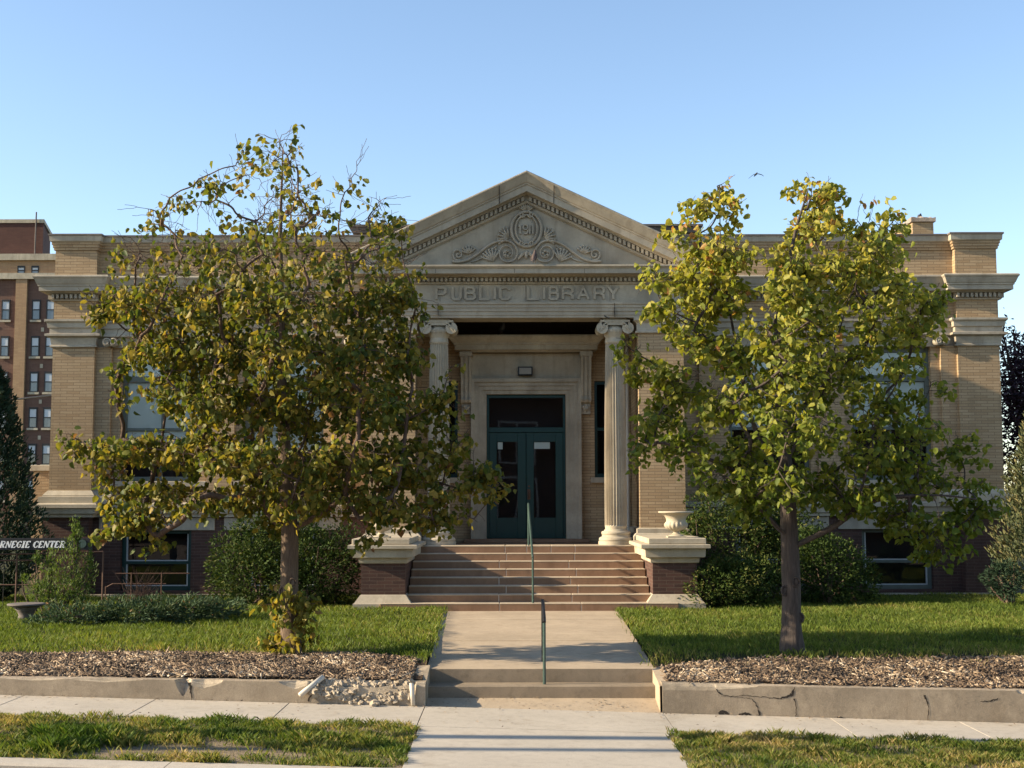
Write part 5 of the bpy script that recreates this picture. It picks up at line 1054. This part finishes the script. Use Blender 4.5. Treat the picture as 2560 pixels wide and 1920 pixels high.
# ------------------------------------------------------------------ name sign, gate frame, planter
sg = thing('name_sign', 'long black sign board with white slanted serif capitals on the iron frame at left', 'sign', (-10.4, 27.5, 1.3))
m = MB(); m.box(-12.4, -9.02, 27.46, 27.52, 1.27, 1.515); m.build('board', M['black'], sg, bevel=.006)
SER = {'C': ([[(.92, .70), (.85, .95), (.5, 1), (.15, .8), (.06, .5), (.15, .2), (.5, 0), (.85, .08), (.95, .3)]], []), 'A': ([[(.0, 0), (.5, 1)], [(.2, .33), (.7, .33)]], [[(.5, 1), (.82, 0)]]),
       'R': ([[(.3, 1), (.75, .97), (.9, .75), (.75, .54), (.3, .5)], [(.0, 0), (.4, 0)], [(.0, 1), (.3, 1)], [(.8, 0), (1.0, .02)]], [[(.2, 0), (.2, 1)], [(.5, .5), (.82, 0)]]),
       'N': ([[(.12, 0), (.12, 1)], [(.9, 0), (.9, 1)], [(0, 0), (.28, 0)], [(.75, 1), (1.05, 1)]], [[(.14, 1), (.88, 0)]]), 'E': ([[(.2, 1), (.85, 1), (.85, .8)], [(.2, .52), (.65, .52)], [(0, 0), (.85, 0), (.9, .22)]], [[(.2, 0), (.2, 1)]]),
       'G': ([[(.9, .75), (.8, .97), (.5, 1), (.15, .8)], [(.15, .2), (.5, 0), (.85, .1), (.85, .45)], [(.6, .45), (1, .45)]], [[(.16, .82), (.1, .5), (.16, .18)]]), 'I': ([[(0, 0), (.9, 0)], [(0, 1), (.9, 1)]], [[(.45, 0), (.45, 1)]]), 'T': ([[(.05, .8), (.05, 1), (.95, 1), (.95, .8)], [(.25, 0), (.75, 0)]], [[(.5, 0), (.5, 1)]])}
SER['C'][1].append([(.17, .82), (.1, .5), (.17, .18)])
lt = MB(); H = .125; z0 = 1.325; adv = .097; word = 'CARNEGIE CENTER'; xend = at(166, 1360, 27.5)[0]; wds = {'I': .7, ' ': .55, 'N': 1.12, 'R': 1.12}
tot = sum(wds.get(c_, 1) for c_ in word); adv = (xend - (at(2, 1360, 27.5)[0])) / sum(wds.get(c_, 1) for c_ in word[2:]); x = xend - tot * adv; j = 0
for c_ in word:
    wdt = wds.get(c_, 1) * adv
    if c_ != ' ':
        thin, thick = SER[c_]
        for lst, wd_ in ((thin, .017), (thick, .036)):
            for st in lst:
                j += 1; lt.stroke([(x + wdt * .86 * u + (v - .5) * H * .28, z0 + H * v) for u, v in st], wd_, 27.452 - .0004 * (j % 9), 27.461)
    x += wdt
lt.build('lettering', M['white'], sg)
m = MB(); m.tube([(-9.22, 27.455, 1.40), (-9.22, 27.44, 1.40)], .085, 20); m.build('emblem', M['greenrail'], sg)
gt = thing('iron_gate_frame', 'rusty thin iron frame with scrollwork under the black sign at left', 'fence', (-10.5, 27.6, .1))
m = MB(); 
for pth in ([(-12.4, 27.6, 1.16), (-9.6, 27.6, 1.20), (-8.83, 27.6, 1.23)], [(-12.4, 27.6, 1.04), (-9.6, 27.6, 1.06)], [(-12.4, 27.6, .55), (-9.5, 27.6, .55)]): m.tube(pth, .016, 6)
m.build('rail', M['rust'], gt)
for xx in (-8.83, -9.62, -10.62, -11.62): m = MB(); m.tube([(xx, 27.6, .05), (xx, 27.6, 1.23 if xx > -9 else 1.2)], .02, 6); m.build('post', M['rust'], gt)
m = MB()
for cx_ in (-10.3, -10.05, -9.8, -10.9, -11.2): m.tube([(cx_ + math.cos(t) * (.09 - .009 * t), 27.6, .92 + math.sin(t) * (.09 - .009 * t)) for t in np.linspace(0, 8.5, 28)], .009, 5)
for k in range(8): m.tube([(-12.2 + k * .33, 27.6, .1), (-12.2 + k * .33, 27.6, 1.05)], .007, 5)
m.build('scrollwork', M['black'], gt)
hp_ = thing('step_railing', 'low rusty pipe railing in front of the basement window at left', 'railing', (-8.5, 28.6, .1))
m = MB(); m.tube([(-9.1, 28.7, .42), (-8.95, 28.7, .5), (-7.8, 28.7, .5)], .014, 6); m.tube([(-8.9, 28.7, .72), (-7.3, 28.7, .72)], .014, 6); m.build('rail', M['rust'], hp_)
for xx in (-9.1, -8.55, -7.9): m = MB(); m.tube([(xx, 28.7, .05), (xx, 28.7, .74 if xx > -9 else .45)], .014, 6); m.build('post', M['rust'], hp_)
pl = thing('stone_planter', 'low grey stone pedestal bowl on the lawn edge at far left', 'planter', (-9.35, 24.6, .1))
m = MB(); m.lathe((-9.3, 24.6), [(.14, .08), (.15, .12), (.13, .18), (.16, .26), (.24, .34)], 28); m.build('pedestal', M['coping'], pl, smooth=True)
m = MB(); m.lathe((-9.3, 24.6), [(.24, .342), (.32, .36), (.34, .375), (.335, .395), (.30, .40), (.1, .385)], 28); m.build('bowl', M['coping'], pl, smooth=True)

# ------------------------------------------------------------------ far brick building at left
FB = thing('brick_apartment_building', 'tall far red and buff brick building with sash windows behind the left corner', 'building', (-50, 120, 0))
def fx(px): return at(px, 800, 120)[0]
def fz(py): return at(100, py, 120)[2]
m = MB(); m.box(-75, -36, 120, 140, -1, fz(697)); m.build('wall', M['bg_red'], FB)
m = MB()
for a, b in ((40, 68), (-140, -112), (-330, -300)): m.box(fx(a), fx(b), 119.7, 119.99, -1, fz(697))
m.build('brick_pilaster', M['bg_buff'], FB)
m = MB(); m.box(-75, -36, 119.6, 140, fz(697) + .01, fz(682)); m.build('stone_band', M['bg_stone'], FB)
m = MB(); m.box(-75, -36, 120.3, 140, fz(682), fz(648)); m.build('attic', M['bg_buff'], FB)
m = MB(); m.box(-75, -36, 120.0, 140, fz(648) + .01, fz(632)); m.build('parapet', M['bg_stone'], FB)
m = MB(); zt = fz(547); zb = fz(632); 
m.add([(-75, 121.5, zb), (fx(87), 121.5, zb), (-45.7, 128, zb), (-75, 128, zb), (-75, 121.5, zt), (fx(87), 121.5, zt), (-45.7, 128, zt - .1), (-75, 128, zt)], [(0, 1, 5, 4), (1, 2, 6, 5), (2, 3, 7, 6), (4, 5, 6, 7)]); ph = m.build('penthouse', M['bg_dark'], FB)
m = MB(); m.add([(-75, 121.4, zt), (fx(87) + .1, 121.4, zt), (-45.5, 128.1, zt - .1), (-75, 128.1, zt), (-75, 121.4, zt + .35), (fx(87) + .1, 121.4, zt + .35), (-45.5, 128.1, zt + .25), (-75, 128.1, zt + .35)], [(0, 1, 5, 4), (1, 2, 6, 5), (2, 3, 7, 6), (4, 5, 6, 7)]); m.build('penthouse_coping', M['bg_stone'], ph)
m = MB(); m.tube([(fx(69), 121.3, zb), (fx(70), 121.3, zt + 1.0)], .07, 8); m.build('vent_pipe', M['coping'], ph)
proto = None
def far_window(x0, x1, z0, z1, y, sash=True):
    global proto
    f = MB(); t = .09; f.box(x0, x0 + t, y - .02, y + .1, z0, z1); f.box(x1 - t, x1, y - .02, y + .1, z0, z1); f.box(x0 + t, x1 - t, y - .021, y + .1, z1 - t * 2, z1); f.box(x0 + t, x1 - t, y - .021, y + .1, z0, z0 + t)
    zm = (z0 + z1) / 2; f.box(x0 + t, x1 - t, y - .022, y + .09, zm - .05, zm + .05); o = f.build('window', M['black'], FB)
    g_ = MB(); g_.box(x0 + t, x1 - t, y + .02, y + .05, z0 + t, zm - .05); g_.build('pane', M['bg_pane'], o)
    g_ = MB(); g_.box(x0 + t, x1 - t, y + .02, y + .05, zm + .05, z1 - 2 * t); g_.build('blind', M['bg_blind'], o)
    s_ = MB(); s_.box(x0 - .12, x1 + .12, y - .12, y + .02, z0 - .2, z0 - .005); s_.build('sill', M['bg_stone'], o); return o
rows = [(747, 798), (838, 888), (927, 979), (1016, 1068), (1107, 1158), (1196, 1248)]
o0 = far_window(fx(80), fx(101), fz(798), fz(747), 119.93); wset = [o0] + list(o0.children)
for r_, (a, b) in enumerate(rows):
    for c_, px in enumerate((-120 + 23, -97 + 34, 4, 80, 116, 150)):
        if r_ == 0 and px == 80: continue
        c = o0.copy(); COL.objects.link(c); c.parent = FB; c.location = (fx(px) - fx(80), 0, fz(a) - fz(747))
        for ch_ in wset[1:]:
            d = ch_.copy(); COL.objects.link(d); d.parent = c
for px in (37, 72): far_window(fx(px), fx(px + 19), fz(684), fz(661), 120.26)
m = MB()
for a, b in ((817, 1), (908, 1), (997, 1), (1087, 1), (1177, 1)): m.box(fx(104), fx(111), 119.95, 119.99, fz(a + 10), fz(a))
m.build('stone_inset', M['bg_stone'], FB)
cw = MB(); cw.tube([(-16, 34, 5.0), (-13.5, 33, 4.75), (-11.35, 31.9, 4.85)], .022, 6); tag(cw.build('overhead_cable', M['black'], loc=(-13.5, 33, 4.75)), 'black service cable running from the left into the library corner', 'cable')

# ------------------------------------------------------------------ birds
def loft(m, secs, n=10):     # continuous body: sections (centre, up-radius, side-radius) along a spine in the x,z plane of the bird
    P = [Vector(s_[0]) for s_ in secs]; vs = []
    for i, (c_, ru, rs) in enumerate(secs):
        d = (P[min(i + 1, len(P) - 1)] - P[max(i - 1, 0)]).normalized(); side = d.cross(Vector((0, 0, 1)));
        side = side.normalized() if side.length > .05 else Vector((1, 0, 0)); up = side.cross(d)
        for k in range(n):
            t = 2 * math.pi * k / n; vs.append(P[i] + up * (ru * math.cos(t)) + side * (rs * math.sin(t)))
    fs = [(i * n + k, i * n + (k + 1) % n, (i + 1) * n + (k + 1) % n, (i + 1) * n + k) for i in range(len(secs) - 1) for k in range(n)]
    fs += [tuple(range(n - 1, -1, -1)), tuple((len(secs) - 1) * n + k for k in range(n))]; m.add(vs, fs)
def pigeon(label, pos, yaw, mat, k_=1.0):
    root = thing('pigeon', label, 'pigeon', pos, 'pigeons perched on the library'); c, s = math.cos(yaw), math.sin(yaw)
    T = lambda x, y, z: (pos[0] + (x * c - y * s) * k_, pos[1] + (x * s + y * c) * k_, pos[2] + z * k_)
    m = MB(); loft(m, [(T(-.20, 0, .02), .006, .03), (T(-.12, 0, .06), .015, .035), (T(-.07, 0, .10), .045, .05), (T(0, 0, .15), .068, .062), (T(.05, 0, .20), .06, .055), (T(.065, 0, .25), .035, .034), (T(.075, 0, .285), .029, .027), (T(.095, 0, .305), .028, .026), (T(.12, 0, .30), .012, .011), (T(.145, 0, .29), .004, .004)], 10); m.build('body', mat, root, smooth=True)
    for k in (-1, 1):
        m = MB(); m.tube([T(.0, .025 * k, .10), T(.005, .025 * k, .03), T(.03, .03 * k, .006)], [.008, .005, .005], 5); m.build('leg', M['rust'], root)
        m = MB(); m.ell(T(-.04, .055 * k, .13), (.02, .02, .02), 6, 5); m.v = []; m.f = []; m.mi = []; loft(m, [(T(.05, .052 * k, .19), .02, .008), (T(-.02, .062 * k, .14), .04, .012), (T(-.10, .045 * k, .08), .02, .008), (T(-.16, .03 * k, .04), .004, .004)], 8); m.build('wing', mat, root, smooth=True)
pigeon('brown pigeon standing on the pediment cornice below the carved date', (.165, 29.42, 7.60), R(75), M['brown_pigeon'])
pigeon('dark pigeon perched on the capital of the right column', (1.71, 29.97, 6.39), R(150), M['pigeon'])
pigeon('dark pigeon sitting in the shade on top of the door hood', (-.58, 31.45, 6.23), R(-60), M['pigeon'])
pigeon('tiny dark pigeon perched on top of the chimney', (11.05, 36.3, 10.09), R(20), M['pigeon'], .45)
bd = thing('flying_bird', 'dark bird gliding with spread wings in the blue sky', 'bird', (6.07, 34, 10.79)); b0 = Vector((6.07, 34, 10.79))
m = MB(); loft(m, [(b0 + Vector((-.07, .10, -.07)), .008, .035), (b0 + Vector((-.03, .04, -.03)), .03, .03), (b0 + Vector((.0, -.02, .0)), .045, .045), (b0 + Vector((.02, -.08, .03)), .03, .03), (b0 + Vector((.03, -.12, .045)), .022, .022), (b0 + Vector((.035, -.15, .04)), .005, .005)], 10); m.build('body', M['pigeon'], bd, smooth=True)
for s, pts in ((-1, [(-.02, 0, .02, .10), (-.11, .01, -.01, .10), (-.22, .02, -.09, .07), (-.33, .06, -.18, .02)]), (1, [(.02, 0, .02, .11), (.13, .01, .02, .11), (.27, .02, -.02, .08), (.36, .05, -.075, .02)])):
    m = MB(); vs = []
    for x, y, z, w_ in pts: vs += [b0 + Vector((x, y - w_ * .4, z + .006)) * 1, b0 + Vector((x, y + w_ * .6, z)), b0 + Vector((x, y + w_ * .1, z - .012))]
    n = len(pts); m.add(vs, [q for i in range(n - 1) for q in ((i * 3, i * 3 + 1, i * 3 + 4, i * 3 + 3), (i * 3 + 1, i * 3 + 2, i * 3 + 5, i * 3 + 4), (i * 3 + 2, i * 3, i * 3 + 3, i * 3 + 5))] + [(0, 2, 1), (n * 3 - 3, n * 3 - 2, n * 3 - 1)]); m.build('wing', M['pigeon'], bd)

bd.scale = (.58, .58, .58)
# ------------------------------------------------------------------ across the street and off to the left: what the glass reflects and what throws the long shadows
OB = thing('street_front_building', 'brown brick building with tall windows across the street, seen only mirrored in the door glass', 'building', (0, -14, -1))
m = MB(); m.box(-32, 30, -26, -14, -1.2, 9.2); m.build('wall', M['bg_red'], OB)
for k in range(9):
    for z0 in (1.0, 4.4):
        x0 = -26 + k * 6.2; f = MB(); f.box(x0, x0 + .12, -14, -13.9, z0, z0 + 2.6); f.box(x0 + 2.2, x0 + 2.32, -14, -13.9, z0, z0 + 2.6); f.box(x0 + .12, x0 + 2.2, -14, -13.9, z0, z0 + .12); f.box(x0 + .12, x0 + 2.2, -14, -13.9, z0 + 2.48, z0 + 2.6); f.box(x0 + 1.1, x0 + 1.2, -14, -13.9, z0 + .12, z0 + 2.48)
        f.build('window', M['white'], OB)
for x, y, r_, h_, lb in ((-13.2, 13.28, .13, 9.5, 'brown utility pole by the kerb at left that throws the upper shadow bar'), (-15.5, 12.3, .10, 10.5, 'slimmer taller pole at left that throws the lower shadow bar across the walk')):
    p = MB(); p.lathe((x, y), [(r_, -.8), (r_ * .95, 3), (r_ * .8, h_)], 14); tag(p.build('utility_pole', M['bark_r'], loc=(x, y, -.5), smooth=True), lb, 'pole')

rng = np.random.default_rng(91); n = 420; x = rng.uniform(-7, 7, n); y = np.where(rng.random(n) < .55, 16.68 - rng.gamma(1.2, .07, n), rng.uniform(15.3, 16.7, n)); mid_ = rng.random(n) < .25
x = np.where(mid_, rng.uniform(-1.4, 1.4, n), x); y = np.where(mid_, rng.uniform(16.75, 17.28, n), y)
z = np.where(y > 16.73, -.33 - .014 * x + (y - 16.73) * .10, vs_(x)) + .016
v, f = leaf_cloud(np.stack([x, y, z], 1), .045, .0, None, rng, .5, .3); v[:, 2] = np.repeat(z, 6) + np.abs(v[:, 2] - np.repeat(z, 6)) * .35
tag(np_mesh('leaf_litter', v, f, 4, M['chip'], np.repeat(rng.uniform(.1, .8, n), 2)), 'small brown leaf scraps and wood bits strewn on the sidewalk', 'litter', None, 'stuff')
